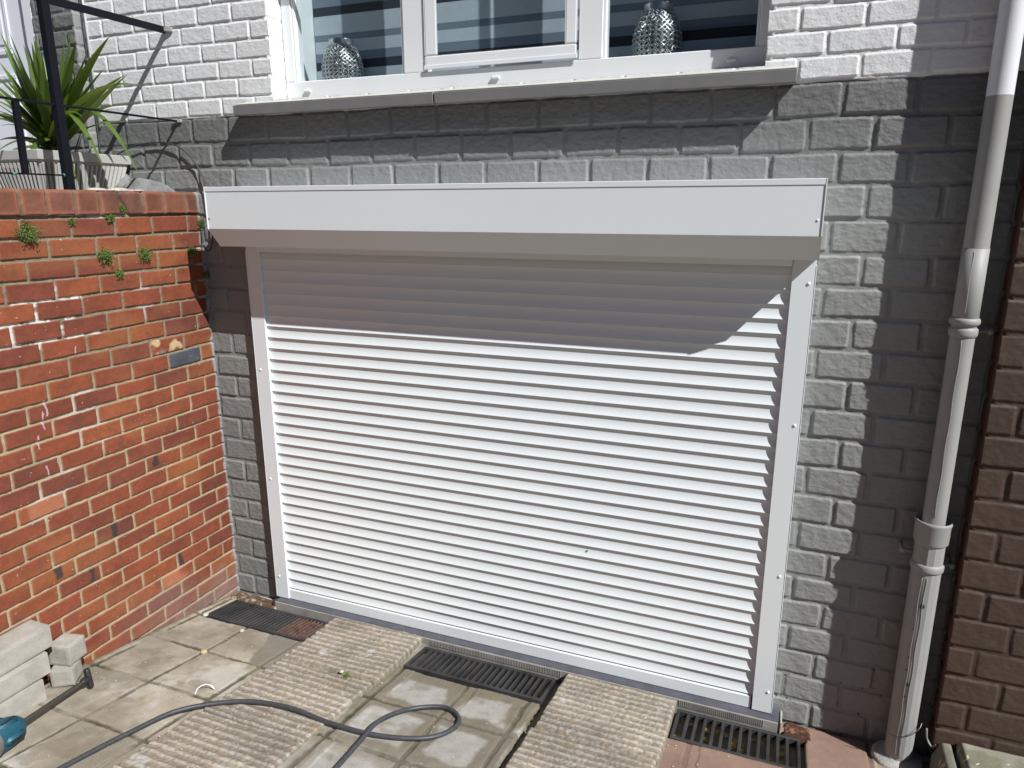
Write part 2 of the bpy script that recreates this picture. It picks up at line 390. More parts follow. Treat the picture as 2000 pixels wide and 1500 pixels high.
# pierced vases
def vase(x, y, z, h, r, label):
    t = thing("lantern_vase", label, "vase", (x, y, z), group="pierced silver vases on the inner window board")
    def rr(s): return r * (0.60 + .40 * math.sin(math.pi * min(max(s * .86 + .14, 0), 1)) ** .8)
    bm = bmesh.new(); nA, nZ = 26, 22
    V = [[bm.verts.new((rr(j / nZ) * math.cos(2 * math.pi * (k + (j % 2) * .5) / nA), rr(j / nZ) * math.sin(2 * math.pi * (k + (j % 2) * .5) / nA), h * .88 * j / nZ)) for k in range(nA)] for j in range(nZ + 1)]
    for j in range(nZ - 1):
        for k in range(nA):
            kk = (k + (1 if j % 2 else 0)) % nA
            bm.faces.new((V[j][k], V[j + 1][kk], V[j + 2][k], V[j + 1][(kk - 1) % nA]))
    w_ = bmesh.ops.wireframe(bm, faces=bm.faces[:], thickness=r * .042, offset=0, use_replace=True, use_boundary=True, use_even_offset=True)
    bmesh.ops.recalc_face_normals(bm, faces=bm.faces[:])
    obj("pierced_body", bm, M['chrome'], t, True)
    bm = bmesh.new()
    for j in range(nZ // 2):                              # little rosettes in the lattice openings
        for k in range(nA):
            s = (2 * j + 1) / nZ; a = 2 * math.pi * (k + .5 * 0) / nA
            c = Vector((rr(s) * math.cos(a), rr(s) * math.sin(a), h * .88 * s))
            bmesh.ops.create_icosphere(bm, subdivisions=1, radius=r * .034, matrix=Matrix.Translation(c))
    obj("rosettes", bm, M['chrome'], t, True)
    bm = bmesh.new(); lathe(bm, [(rr(s / 20) * .93, h * .88 * s / 20) for s in range(21)], 32); obj("inner_cup", bm, M['dark_inner'], t, True)
    bm = bmesh.new(); lathe(bm, [(r * .63, h * .865), (r * .60, h * .88), (r * .585, h * .97), (r * .61, h * .99), (r * .54, h * .99), (r * .52, h * .9)], 32); obj("collar", bm, M['chrome'], t, True)
vase(.525, .235, 2.765, .222, .100, "pierced silver vase behind the left window pane, its side glinting in the sun")
vase(2.048, .235, 2.765, .236, .100, "pierced silver vase behind the right window pane, darker and in front of deep blue")

# ================================================================== ROLLER SHUTTER
sh = thing("roller_shutter", "wide white roller shutter closed over the garage opening with a box above", "roller shutter")
BX0, BX1 = .049, 2.731
bm = bmesh.new()
prof = [(-.002, 2.297), (-.2495, 2.297), (-.250, 2.2965), (-.250, 2.1085), (-.2492, 2.1065), (-.181, 2.0235), (-.178, 2.023), (-.07, 2.023), (-.07, 2.028), (-.002, 2.028)]
prism(bm, prof, BX0 + .004, BX1 - .004)
cas = obj("shutter_box", bm, M['white_alu'], sh)
bm = bmesh.new(); prism(bm, [(-.2503, 2.2785), (-.2523, 2.279), (-.2525, 2.2975), (-.2503, 2.2990), (-.02, 2.2990), (-.02, 2.2973), (-.2500, 2.2973)], BX0 + .0042, BX1 - .0042)
obj("lid_lip", bm, M['white_alu'], cas)
for x0, x1 in ((BX0, BX0 + .0038), (BX1 - .0038, BX1)):
    bm = bmesh.new(); prism(bm, [(-.0015, 2.3), (-.2535, 2.3), (-.2535, 2.1085), (-.181, 2.0215), (-.0015, 2.0215)], x0, x1)
    obj("end_cap", bm, M['white_alu'], sh)
bm = bmesh.new(); prism(bm, [(-.050, 1.990), (-.062, 1.994), (-.066, 2.0225), (-.036, 2.0225), (-.036, 1.990)], .160, 2.645)
obj("curtain_guide_lip", bm, M['white_alu'], sh)
for x, z in ((2.712, 2.162), (.063, 2.155)):
    bm = bmesh.new(); bmesh.ops.create_uvsphere(bm, u_segments=12, v_segments=6, radius=.0042, matrix=Matrix.Translation((x, -.2510, z)) @ Matrix.Diagonal((1, .5, 1, 1)))
    obj("screw", bm, M['screw'] if x > 1 else M['dark_screw'], cas, True)
GY = -.045
for gx0, gx1, inn in ((.078, .158, 1), (2.647, 2.727, -1)):
    bm = bmesh.new()
    box(bm, gx0, gx1, GY, -.0005, .058, 2.0222, .0012)
    g = obj("guide_rail", bm, M['white_alu'], sh)
    bm = bmesh.new()
    ox = gx0 - .0008 if inn > 0 else gx1 + .0008
    box(bm, min(ox, ox - inn * .003), max(ox, ox - inn * .003), GY - .001, -.002, .06, 1.995, .0008)
    obj("edge_trim", bm, M['white_alu'], g)
    for z in ((1.927, 1.373, .717, .161) if inn < 0 else (1.383, .775, .19)):
        x = gx1 - .019 if inn < 0 else gx0 + .026
        bm = bmesh.new(); bmesh.ops.create_uvsphere(bm, u_segments=14, v_segments=8, radius=.0062, matrix=Matrix.Translation((x, GY - .001, z)) @ Matrix.Diagonal((1, .6, 1, 1)))
        obj("screw_cap", bm, M['screw'], g, True)
# curtain of curved slats
P = .0573; tips = [1.898 - P * k for k in range(-3, 33)]
prof = []
for zt_ in [t_ for t_ in tips if t_ > .12 - .002][::1]:
    top = zt_ + P
    for s, yy in [(q_, -.0094 * ((q_ - .27) / .73) ** 2 * (1.0 if q_ > .27 else 1.5)) for q_ in (0, .05, .11, .18, .27, .36, .45, .54, .62, .70, .77, .84, .90, .95, .98)] + [(.992, -.0088), (1.0, -.0078)]:
        prof.append((-.0265 + yy, top - s * (P - .0032)))
    prof.append((-.0290, zt_ + .0030)); prof.append((-.0262, zt_ + .0022))
prof.sort(key=lambda p: -p[1])
Vv = []; Ff = []
xs = (.150, 2.655)
for y, z in prof: Vv += [(xs[0], y, z), (xs[1], y, z)]
for i in range(len(prof) - 1): Ff.append((2 * i, 2 * i + 2, 2 * i + 3, 2 * i + 1))
n0 = len(Vv)
for y, z in prof: Vv += [(xs[0], -.012, z), (xs[1], -.012, z)]
for i in range(len(prof) - 1): Ff.append((n0 + 2 * i, n0 + 2 * i + 1, n0 + 2 * i + 3, n0 + 2 * i + 2))
cur = np_mesh("curtain", np.array(Vv), np.array(Ff), M['white_alu'], sh, None, False)
bm = bmesh.new()
prism(bm, [(-.0135, .056), (-.036, .056), (-.0375, .058), (-.0375, .112), (-.0345, .1155), (-.0280, .1185), (-.0135, .1185)], .1590, 2.6410)
obj("bottom_bar", bm, M['white_alu'], sh)
bm = bmesh.new(); bmesh.ops.create_uvsphere(bm, u_segments=10, v_segments=6, radius=.004, matrix=Matrix.Translation((1.88, -.0300, .671))); obj("keyhole", bm, M['dark_screw'], cur)

# threshold
th = thing("garage_threshold", "blue grey stone threshold strip under the shutter with a ribbed concrete face", "threshold")
bm = bmesh.new(); box(bm, .095, 2.765, -.082, -.004, -.03, .0545, .004, 2); obj("threshold_stone", bm, M['slate'], th)
bm = bmesh.new(); box(bm, .095, 2.765, -.0895, -.0822, -.03, .052, .002)
for x in np.arange(1.08, 1.78, .0085): box(bm, x, x + .0045, -.0925, -.0896, .018, .050, .0008)
for x in np.arange(2.34, 2.70, .0085): box(bm, x, x + .0045, -.0925, -.0896, .018, .050, .0008)
obj("ribbed_edge", bm, M['conc_edge'], th)
bm = bmesh.new(); box(bm, 2.766, 2.774, -.094, -.01, -.02, .062, .002); obj("end_flange", bm, M['mortar_light'], th)
bm = bmesh.new(); bmesh.ops.create_uvsphere(bm, u_segments=16, v_segments=10, radius=.026, matrix=Matrix.Translation((.088, -.065, .028))); obj("rounded_end", bm, M['cable'], th, True)

# ================================================================== RED GARDEN WALL
XR = -.24
red = thing("garden_wall", "old red brick side wall with sand coloured joints on the left of the garage", "wall", (0, 0, 0))
r_beds = [2.168 - .0842 * k for k in range(0, 10)]; z = r_beds[-1]
while z > -.1: z -= .0811; r_beds.append(z)
r_beds = sorted(r_beds); nR = len(r_beds)
def r_joint(i):
    k = nR - 2 - i
    return ((-.088, -.2135)[0] if k % 2 == 0 else -.193, .2135)
def red_colors(U, V, m, row, cc, seed):
    k = rnd(cc, row, seed); k2 = rnd(cc, row, seed + 1); n = fbm(U, V, 12, 3, seed + 2); n2 = fbm(U * .6, V, 6, 2, seed + 5)
    a = arr((.200, .052, .024)); b = arr((.138, .036, .023)); c = arr((.245, .074, .027)); d = arr((.112, .038, .029))
    B = lerp(a * np.ones(U.shape + (3,)), b, sm(k, .2, 1.0) * .75); B = lerp(B, c, sm(k2, .72, .98) * .7); B = lerp(B, d, sm(k2, .15, .0) * .6)
    B = B * (.74 + .46 * n)[..., None] * (.86 + .28 * fbm(U, V, 70, 2, 307))[..., None]; B = lerp(B, arr((.10, .045, .035)), sm(fbm(U, V, 22, 3, 309), .62, .78) * .35); B = lerp(B, arr((.27, .11, .04)), sm(n2, .62, .8) * .35)
    return B
step = .0027
us = np.arange(-3.3, .004, step); us = us[us > -1.62]; vs = np.arange(-.02, 2.176, step)
U, V = np.meshgrid(us, vs)
H, m_, row, cc = brick_relief(U, V, r_beds, r_joint, .0105, .0105, .0032, .0085, 210, rough=.0007, rag=.0028, tilt=.0032, corner=.005)
B = red_colors(U, V, m_, row, cc, 300)
def near(y, z):
    """brick id under a point of the wall"""
    i = np.argmin(np.abs(us - y)); j = np.argmin(np.abs(vs - z)); return (row == row[j, i]) & (cc == cc[j, i])
q = near(-.208, 1.455); B[q] = arr((.055, .06, .075)) * (.8 + .5 * fbm(U, V, 25, 2, 8)[q])[:, None]
q = near(-.278, 1.535); s = sm(fbm(U, V, 16, 3, 9) + .35 - np.hypot(U + .262, (V - 1.535) * 1.6) * 4.5, .45, .6) * q
B = lerp(B, arr((.48, .38, .22)), s * .85); s = sm(np.hypot(U + .34, V - 1.50), .035, .0) * q; B = lerp(B, arr((.22, .2, .2)), s * .7)
q = near(-.405, .338); B = lerp(B, arr((.40, .15, .075)), q * sm(fbm(U, V, 9, 2, 12), .3, .6) * .8)
q = near(-1.067, .978); B = lerp(B, arr((.33, .13, .07)), q * sm(U, -1.12, -1.10) * .75)
for yy, zz, r1 in ((-.388, .41, .028), (-1.03, .665, .03), (-.46, .99, .022), (-.735, .73, .024), (-.88, .57, .026)):
    s = sm(np.abs(U - yy) + (fbm(U, V, 25, 3, 4) - .5) * .035, r1 * .75, r1 * .35) * sm(np.abs(V - zz), .05, .04) * near(yy, zz) * m_; B = lerp(B, arr((.03, .027, .028)), s * .9)
mo = arr((.34, .275, .17)) * (.62 + .5 * fbm(U, V, 30, 3, 15))[..., None]
old = sm(V + (fbm(U, V, 3, 3, 16) - .5) * .5, 1.25, 1.75)
mo = lerp(mo, arr((.13, .115, .08)) * (.5 + 1.0 * fbm(U, V, 60, 2, 18))[..., None], old * .75)
wh = sm(fbm(U, V, 12, 3, 19) - np.hypot((U + .90) * 1.0, (V - 1.74) * 1.9) * 1.9, .08, .22)
wh = wh * sm(fbm(U, V, 45, 2, 20), .3, .55)
wh = np.maximum(wh, sm(fbm(U, V, 5, 2, 21), .66, .8) * .45 * (V > .9))
mo = lerp(mo, arr((.52, .51, .47)), wh)
C = lerp(mo, B, m_)
dirt = sm(V + .165 * U + (fbm(U, V, 8, 3, 23) - .5) * .2, .26, .02) * sm(U, -1.0, -.1)      # dust and salts low down near the corner
C = lerp(C, arr((.24, .19, .17)) * (.7 + .6 * fbm(U, V, 20, 3, 24))[..., None], dirt * .55)
spk = (fbm(U, V, 90, 2, 25) > .925); C[spk] = arr((.45, .42, .38))
for yy, zz, l in ((-.965, 1.385, .035), (-.985, 1.335, .04), (-1.0, 1.11, .03), (-.945, 1.13, .035), (-1.02, 1.25, .03), (-.79, 1.60, .02)):      # dribbles of pale pink paint
    s = (np.abs(U - yy - .003 * np.sin(V * 70)) < .0015 + .004 * fbm(U, V, 50, 2, 26)) & (np.abs(V - zz) < l); C[s] = arr((.40, .28, .30))
# grey overspray of wall paint in the corner
s = sm(U + (fbm(U, V, 20, 3, 27) - .5) * .03, -.022, -.004); C = lerp(C, arr((.27, .27, .265)), s)
sheet("brickwork", (XR, 0, 0), (0, 1, 0), (0, 0, 1), (1, 0, 0), us, vs, H, C, M['red_brick'], red, None, .03)
bm = bmesh.new(); box(bm, -.37, XR - .031, -5.0, -.001, -.2, 2.17); box(bm, -.3, XR - .001, -5.0, -1.63, -.2, 2.17); obj("wall_body", bm, M['clay'], red)
# coping of upright bricks
cj = sorted([-.935, -.823, -.695, -.578, -.473, -.348, -.228, -.097, .004] + [-.935 - .113 * k for k in range(1, 8)])
us = np.arange(-1.7, .006, .0034); vs = np.arange(2.176, 2.2835, .0034); U, V = np.meshgrid(us, vs)
cja = np.array(cj); wu = U + (fbm(U, V, 18, 3, 31) - .5) * .008 + (V - 2.23) * .06 * (fbm(U * 0 + np.round(U * 8), U * 0, 1, 1, 3) - .5)
ix = np.clip(np.searchsorted(cja, wu) - 1, 0, len(cja) - 2)
d = np.minimum(np.minimum(wu - cja[ix], cja[ix + 1] - wu) - .004, np.minimum(V - 2.178, 2.287 - V) + .002)
d = d + (fbm(U, V, 45, 2, 33) - .5) * .003
mc = sm(d, -.002, .007)
H = .004 * mc - .005 * (1 - mc) + (fbm(U, V, 40, 3, 34) - .5) * .003 + (rnd(ix, 0, 3) - .5) * .004 - .012 * sm(V, 2.262, 2.285) ** 2 + .006
q = (ix == np.searchsorted(cja, -.45) - 1); H = H - q * .014 * sm(np.abs((U + .475) * 1.0 + (V - 2.25) * .5), .016, .0)
k = rnd(ix, 1, 4)
B = lerp(arr((.135, .060, .042)) * np.ones(U.shape + (3,)), arr((.175, .066, .040)), k); B = B * (.60 + .62 * fbm(U, V, 14, 3, 35))[..., None]
rim = sm(d, .022, .004) * sm(fbm(U, V, 10, 2, 36), .3, .6); B = lerp(B, arr((.29, .10, .055)), rim * .8)
C = lerp(arr((.13, .105, .075)) * (.5 + .7 * fbm(U, V, 40, 2, 37))[..., None], B, mc)
s = sm(U + (fbm(U, V, 20, 3, 27) - .5) * .03, -.03, -.006); C = lerp(C, arr((.30, .30, .295)), s)
cop = sheet("coping", (XR, 0, 0), (0, 1, 0), (0, 0, 1), (1, 0, 0), us, vs, H, C, M['red_brick'], red, None, .16)
bm = bmesh.new(); box(bm, -.40, XR, -5.0, -1.705, 2.176, 2.28); obj("coping_run", bm, M['clay'], red)
bm = bmesh.new()
for yy, l, h in ((-.56, .05, .010), (-.45, .06, .012), (-.36, .05, .006), (-.5, .02, .006)):
    bmesh.ops.create_icosphere(bm, subdivisions=3, radius=1, matrix=Matrix.Translation((-.262, yy, 2.283)) @ Matrix.Diagonal((.03, l, h, 1)))
obj("loose_mortar", bm, M['debris'], cop, True)

# ------------------------------------------------------------------ small plants growing in the joints
def clump(name, y, z, r, label, dx=.0, n=None, grp="small green plants in the joints of the red wall"):
    n = n or int(260 + 9000 * r); bm = bmesh.new(); rg = np.random.default_rng(int(abs(y * 1000) + z * 77))
    for i in range(n):
        d_ = rg.normal(size=3); d_ /= np.linalg.norm(d_); d_[0] = abs(d_[0]); rad = r * rg.uniform(.35, 1) * (1 + .25 * math.sin(5 * math.atan2(d_[2], d_[1])))
        c = Vector((XR + dx + d_[0] * rad * .9, y + d_[1] * rad * 1.05, z + d_[2] * rad * 1.0 - .15 * r))
        a = Vector(rg.normal(size=3)).normalized(); b = a.orthogonal().normalized(); a = (a + Vector(d_) * .8 + Vector((0, 0, .5))).normalized()
        l = rg.uniform(.004, .0075) * (.8 + r * 8); wd = l * .42
        v = [bm.verts.new(c), bm.verts.new(c + a * l * .5 + b * wd), bm.verts.new(c + a * l + a.cross(b) * l * .2), bm.verts.new(c + a * l * .5 - b * wd)]
        bm.faces.new(v)
    for i in range(7):
        a = rg.uniform(0, 6.28); e = Vector((XR + dx + r * .5, y + math.cos(a) * r * .8, z + math.sin(a) * r * .7 - .1 * r))
        tube(bm, [(XR - .004, y, z), ((XR + e.x) / 2 + .004, (y + e.y) / 2, (z + e.z) / 2), e], .0007, 4)
    tag(obj(name, bm, M['moss'], None), label, "wall plant", grp)
clump("wall_plant", -.925, 2.112, .046, "largest bushy green plant under the coping at the far left of the red wall")
clump("wall_plant", -.590, 2.000, .040, "round green tuft in the joint two courses below the coping, beside a small sprig")
clump("wall_plant", -.377, 1.994, .034, "green tuft with a side shoot, between the round tuft and the shutter corner")
clump("wall_plant", -.467, 2.200, .020, "little upright green sprig sitting on the front of a coping brick")
clump("wall_plant", -.535, 2.165, .022, "thin green sprig squeezed in the joint right below the coping bricks")
clump("wall_plant", -.525, 1.912, .022, "small low tuft hanging below the round tuft")
clump("wall_plant", -.085, 1.992, .030, "flat trailing plant in the joint at the corner near the shutter box")
clump("wall_plant", -.008, 2.128, .024, "yellow green plant in the corner between the coping and the shutter box", dx=.004)
clump("wall_plant", -.72, 2.150, .012, "tiny green speck of a plant in an upright joint right of the largest plant")
clump("wall_plant", -.012, 1.86, .018, "dark little plant low in the shaded corner under the shutter box", dx=.01)

# ================================================================== RIGHT: brown neighbour wall
XB, YB = 3.322, -.13
br = thing("neighbour_wall", "dark brown painted brick wall of the neighbouring house on the right", "house")
b_beds = [.235 - .12] + [.242 + .1193 * k for k in range(0, 34)]
step = .0042; us = np.arange(XB, 4.25, step); vs = np.arange(.16, 3.3, step); U, V = np.meshgrid(us, vs)
H, m_, row, cc = brick_relief(U, V, b_beds, lambda i: ((3.411, .228) if i % 2 else (3.512, .228)), .014, .015, .005, .0055, 410, rough=.0012, rag=.003, tilt=.003, corner=.007)
C = arr((.066, .043, .032)) * (.85 + .3 * fbm(U, V, 6, 3, 60))[..., None]; C = lerp(C, arr((.050, .032, .024)) * np.ones_like(C), (1 - m_) * .6)
C = lerp(C, arr((.095, .068, .052)), sm(fbm(U, V, 50, 2, 61), .74, .9) * .5)
sheet("brickwork", (0, YB, 0), (1, 0, 0), (0, 0, 1), (0, -1, 0), us, vs, H, C, M['brown_brick'], br, None, .03)
us2 = np.arange(.0, .1265, step); U, V = np.meshgrid(us2, vs)
H, m_, row, cc = brick_relief(U, V, b_beds, lambda i: ((.03, .4) if i % 2 else (-.08, .4)), .014, .017, .006, .006, 430, rough=.0012, rag=.003, corner=.007)
C = arr((.075, .028, .018)) * (.8 + .4 * fbm(U, V, 10, 3, 62))[..., None]
C = lerp(arr((.10, .10, .10)) * np.ones_like(C), C, sm(U + (fbm(U, V, 6, 3, 63) - .5) * .06, .035, .06))
sheet("side_brickwork", (XB, 0, 0), (0, -1, 0), (0, 0, 1), (-1, 0, 0), us2, vs, H, C, M['brown_brick'], br, None, .02)
bm = bmesh.new(); box(bm, XB + .03, 7.0, YB + .032, .02, -.2, 4.6); box(bm, 4.2505, 7.0, YB, YB + .0315, -.2, 4.6); box(bm, XB, 4.25, YB, YB + .0315, 3.3045, 4.6); obj("wall_body", bm, M['core'], br)
# concrete step below it
st = thing("concrete_step", "mossy concrete step with a cracked corner at the foot of the brown wall", "step")
def roughbox(x0, x1, y0, y1, z0, z1, step=.006, amp=.006, seed=1, colr=(.25, .24, .19), slope=0.0):
    us = np.arange(x0, x1, step); vs = np.arange(y0, y1, step); U, V = np.meshgrid(us, vs)
    e = np.minimum(np.minimum(U - x0, x1 - U), np.minimum(V - y0, y1 - V))
    H = z1 + (fbm(U, V, 14, 4, seed) - .5) * amp - .02 * sm(e, .02, 0) ** 2 + slope * (V - y0)
    C = arr(colr) * (.6 + .7 * fbm(U, V, 16, 4, seed + 3))[..., None]
    C = lerp(C, arr((.13, .13, .07)), sm(fbm(U, V, 9, 3, seed + 6), .52, .7) * .6); C[fbm(U, V, 60, 2, seed + 8) > .86] = arr((.6, .55, .42))
    return us, vs, U, V, H, C
us, vs, U, V, H, C = roughbox(3.40, 4.6, -1.3, -.128, 0, .205, seed=70)
sheet("step_top", (0, 0, 0), (1, 0, 0), (0, 1, 0), (0, 0, 1), us, vs, H, C, M['concrete'], st, None, .25)
us, vs, U, V, H, C = roughbox(3.322, 3.388, -1.3, -.13, 0, .185, seed=75, amp=.012)
C = C * .75; H = H - .05 * sm(U, 3.35, 3.322)
sheet("broken_edge", (0, 0, 0), (1, 0, 0), (0, 1, 0), (0, 0, 1), us, vs, H, C, M['concrete'], st, None, .25)

# ------------------------------------------------------------------ downpipe
dp = thing("downpipe", "tall grey painted rainwater downpipe, white at the top, in front of the shadowed corner", "downpipe", (3.218, -.085, 0))
def pipepart(name, prof, m, seg=36):
    bm = bmesh.new(); lathe(bm, prof, seg); return obj(name, bm, m, dp, True)
pipepart("upper_pipe", [(.0385, 2.55), (.0385, 4.6)], M['pipe_white'])
pipepart("painted_pipe", [(.0387, 2.07), (.0387, 2.5495)], M['pipe'])
pipepart("joint_sleeve", [(.0388, 2.0695), (.0405, 2.0690), (.0405, 1.836), (.0395, 1.835)], M['pipe'])
pipepart("collar_ring", [(.040, 1.8345), (.0455, 1.832), (.0475, 1.826), (.0478, 1.818), (.0455, 1.812), (.041, 1.808)], M['pipe'])
pipepart("clamp_ring", [(.0405, 1.800), (.0435, 1.797), (.0450, 1.790), (.0450, 1.778), (.0430, 1.771), (.0405, 1.768)], M['pipe'])
pipepart("middle_pipe", [(.0385, 1.04), (.0385, 1.834)], M['pipe'])
pipepart("socket", [(.044, 1.045), (.0585, 1.078), (.0615, 1.076), (.0625, 1.068), (.0595, 1.060), (.0588, .994), (.0565, .988), (.0515, .982)], M['pipe'])
lower = pipepart("lower_pipe", [(.0505, .04), (.0515, .50), (.0515, .985)], M['pipe'], 14)
for p_ in lower.data.polygons: p_.use_smooth = False
pipepart("lower_clamp", [(.0518, .908), (.0555, .905), (.0568, .896), (.0568, .886), (.0555, .878), (.0518, .875)], M['pipe'])
for z, s in ((1.786, 1), (.895, 1), (.93, -1)):
    bm = bmesh.new()
    bmesh.ops.create_cone(bm, cap_ends=True, segments=12, radius1=.006, radius2=.006, depth=.05, matrix=Matrix.Translation((s * .070, .02, z)) @ Matrix.Rotation(R(90), 4, 'Y'))
    bmesh.ops.create_uvsphere(bm, u_segments=12, v_segments=8, radius=.012, matrix=Matrix.Translation((s * .085, .018, z)))
    bmesh.ops.create_cone(bm, cap_ends=True, segments=12, radius1=.006, radius2=.006, depth=.07, matrix=Matrix.Translation((s * .085, .05, z)) @ Matrix.Rotation(R(90), 4, 'X'))
    obj("bracket_bolt", bm, M['pipe'], dp, True)
# seams and chips of the old paint
bm = bmesh.new()
va = Vector((2.6527 - 3.218, -2.926 + .085)).normalized()
for r0, z0, z1, da in ((.0405, 1.85, 2.06, -.10), (.0388, 1.10, 1.76, .02), (.0517, .06, .86, .12), (.0517, .06, .86, -.18)):
    a = math.atan2(va.y, va.x) + da
    pts = [((r0 + .0002) * math.cos(a + .03 * math.sin(z * 31)), (r0 + .0002) * math.sin(a + .03 * math.sin(z * 31)), z) for z in np.linspace(z0, z1, 30)]
    tube(bm, pts, .0013, 6)
obj("paint_seam", bm, M['pipe'], dp, True)
for z, da, s in ((.742, .10, .011), (.515, -.25, .004), (.40, -.02, .008), (.345, -.12, .004), (.64, -.2, .003), (.46, -.3, .003)):
    a = math.atan2(va.y, va.x) + da; bm = bmesh.new()
    bmesh.ops.create_icosphere(bm, subdivisions=2, radius=1, matrix=Matrix.Translation((.0512 * math.cos(a), .0512 * math.sin(a), z)) @ Matrix.Rotation(a, 4, 'Z') @ Matrix.Diagonal((.0018, s * .8, s, 1)))
    obj("paint_chip", bm, M['chip'], dp, True)
bm = bmesh.new(); lathe(bm, [(.092, -.06), (.096, .01), (.094, .030), (.086, .036), (.060, .040), (.050, .046)], 32)
obj("mortar_bed", bm, M['mortar_light'], dp, True)
bm = bmesh.new(); lathe(bm, [(.108, -.09), (.108, -.002), (.104, .006), (.094, .006)], 32); obj("clay_collar", bm, M['clay'], dp, True)
t_ = bmesh.new(); tube(t_, spline([(3.165, -.140, .165), (3.20, -.150, .170), (3.235, -.148, .185), (3.27, -.125, .21), (3.285, -.09, .235)], 8), .0018, 6)
tag(obj("twig", t_, M['shaft'], None, True), "thin dark twig caught across the bottom of the downpipe", "twig")
t_ = bmesh.new(); tube(t_, spline([(3.295, -.12, .215), (3.303, -.12, .17), (3.318, -.135, .15), (3.332, -.14, .165)], 8), .004, 6)
tag(obj("wire_hook", t_, M['conc_edge'], None, True), "short bent pale wire between the downpipe foot and the brown wall", "wire")

# ================================================================== GROUND
SL = -.165
def gz(y): return SL * y if y > -6 else .99
bm = bmesh.new()
rows = [(60, -.06), (.0, -.06), (-.005, -.035), (-1.75, -1.75 * SL - .03), (-6, .96), (-120, .96)]
vv = [[bm.verts.new((x, y, z)) for y, z in rows] for x in (-80, 80)]
for i in range(len(rows) - 1): bm.faces.new((vv[0][i], vv[0][i + 1], vv[1][i + 1], vv[1][i]))
bmesh.ops.recalc_face_normals(bm, faces=bm.faces[:])
M['ground'] = mat("bare ground", (.2, .17, .13), rough=.95, var=.3, vscale=6, bump=.5, bscale=60)
tag(obj("ground", bm, M['ground']), kind="structure")
bm = bmesh.new()
v = [bm.verts.new(p) for p in ((-.235, -1.735, 1.735 * .165 - .005), (8, -1.735, 1.735 * .165 - .005), (8, -6, .975), (-.235, -6, .975))]; bm.faces.new(v)
M['paver_far'] = mat("concrete driveway", (.22, .20, .17), rough=.9, var=.2, vscale=3, bump=.5, bscale=200, fine=.1, fscale=200)
tag(obj("driveway", bm, M['paver_far']), kind="structure")
# pavement of flat slabs
step = .0042; us = np.arange(-.238, 3.36, step); vs = np.arange(-1.74, -.002, step); U, V = np.meshgrid(us, vs)
wu = U + (fbm(U, V, 7, 3, 80) - .5) * .014 + (fbm(U, V, 50, 2, 81) - .5) * .006; wv = V + (fbm(U, V, 7, 3, 82) - .5) * .014 + (fbm(U, V, 50, 2, 83) - .5) * .006
def dist_lines(x, L): return np.min([np.abs(x - l) for l in L], axis=0)
ly = [-.345, -.645, -.965, -1.288, -1.61]
zoneL = U < .53; zoneM = (U > .98) & (U < 1.82); zoneR = U > 2.30
dxl = dist_lines(wu, [-.20, .137, .47]); dxm = dist_lines(wu, [1.075, 1.415, 1.72]); dxr = dist_lines(wu, [2.42, 2.862, 3.115, 3.24])
dx = np.where(zoneL, dxl, np.where(zoneM, dxm, np.where(zoneR, dxr, .3)))
dy = dist_lines(wv, ly); dy = np.where(zoneR, np.where(U > 2.86, .3, np.minimum(np.abs(wv + .62), np.abs(wv + 1.0))), dy)
# joints partly filled with cement smears in the middle bay
d = np.minimum(dx, dy)
open_j = sm(fbm(U, V, 5, 2, 84), .35, .55)
jw = .0055 + .006 * fbm(U, V, 12, 2, 85)
jm = sm(d, jw + .004, jw - .001) * np.where(zoneM, .55, 1) * (.25 + .75 * open_j)
H = -V * .165 * 1.0 + (fbm(U, V, 20, 4, 86) - .5) * .003 - jm * .008
iu = np.floor((wu - .137) / .333).astype(int); iv = np.floor((wv + .005) / .32).astype(int)
H += (rnd(iu, iv, 5) - .5) * .005
n1 = fbm(U, V, 5, 4, 87); n2 = fbm(U, V, 30, 3, 88); n3 = fbm(U, V, 2.2, 3, 89)
sl_c = arr((.315, .282, .225)); C = sl_c * (.58 + .86 * n1)[..., None] * (.82 + .36 * n2)[..., None] * (.92 + .16 * rnd(iu, iv, 6))[..., None]
C = lerp(C, arr((.42, .41, .38)), sm(n1 + .25 * (n2 - .5), .60, .72) * .55 * (U < 2.3))         # pale bloom
C = lerp(C, arr((.18, .158, .12)), sm(n3, .5, .72) * .45)
# middle bay: slab centres clean and pale, wide brownish cement smears around them
dm = np.minimum(dx - .03, dy - .045) + (n1 - .5) * .09
smear = sm(dm, .03, .005) * zoneM * sm(V, -1.25, -.8) ; smear = np.maximum(smear, sm(dm, .0, -.015) * zoneM * .7)
C = lerp(C, arr((.33, .325, .31)) * (.8 + .4 * n2)[..., None], zoneM * (1 - smear) * .7)
C = lerp(C, arr((.15, .132, .10)) * (.85 + .3 * n2)[..., None], smear * .8)
# left bay: damp cement patch beside the ribbed slab
pt = sm((U - .24) + (V + .66) * .3 + (n1 - .5) * .15, .06, .09) * zoneL * sm(V, -.70, -.66) * sm(V, -.34, -.36) * sm(U, .40, .30) * 0
pt = np.maximum(pt, sm(U + .42 * (V + .5) + (n1 - .5) * .06, .335, .355) * zoneL * sm(V, -.655, -.64)); C = lerp(C, arr((.17, .155, .13)), pt * .85)
# right bay: reddish slabs
rc = arr((.25, .165, .130)) * (.8 + .4 * n1)[..., None] * (.9 + .2 * n2)[..., None]; C = lerp(C, rc, sm(U, 2.325, 2.335) * sm(3.125 + (n1 - .5) * .03 - U, 0, .01))
rc2 = arr((.31, .245, .18)) * (.8 + .4 * n1)[..., None]; C = lerp(C, rc2, sm(U, 3.12, 3.13))
C = lerp(C, arr((.065, .055, .038)) * (.5 + n2)[..., None], jm * .9)
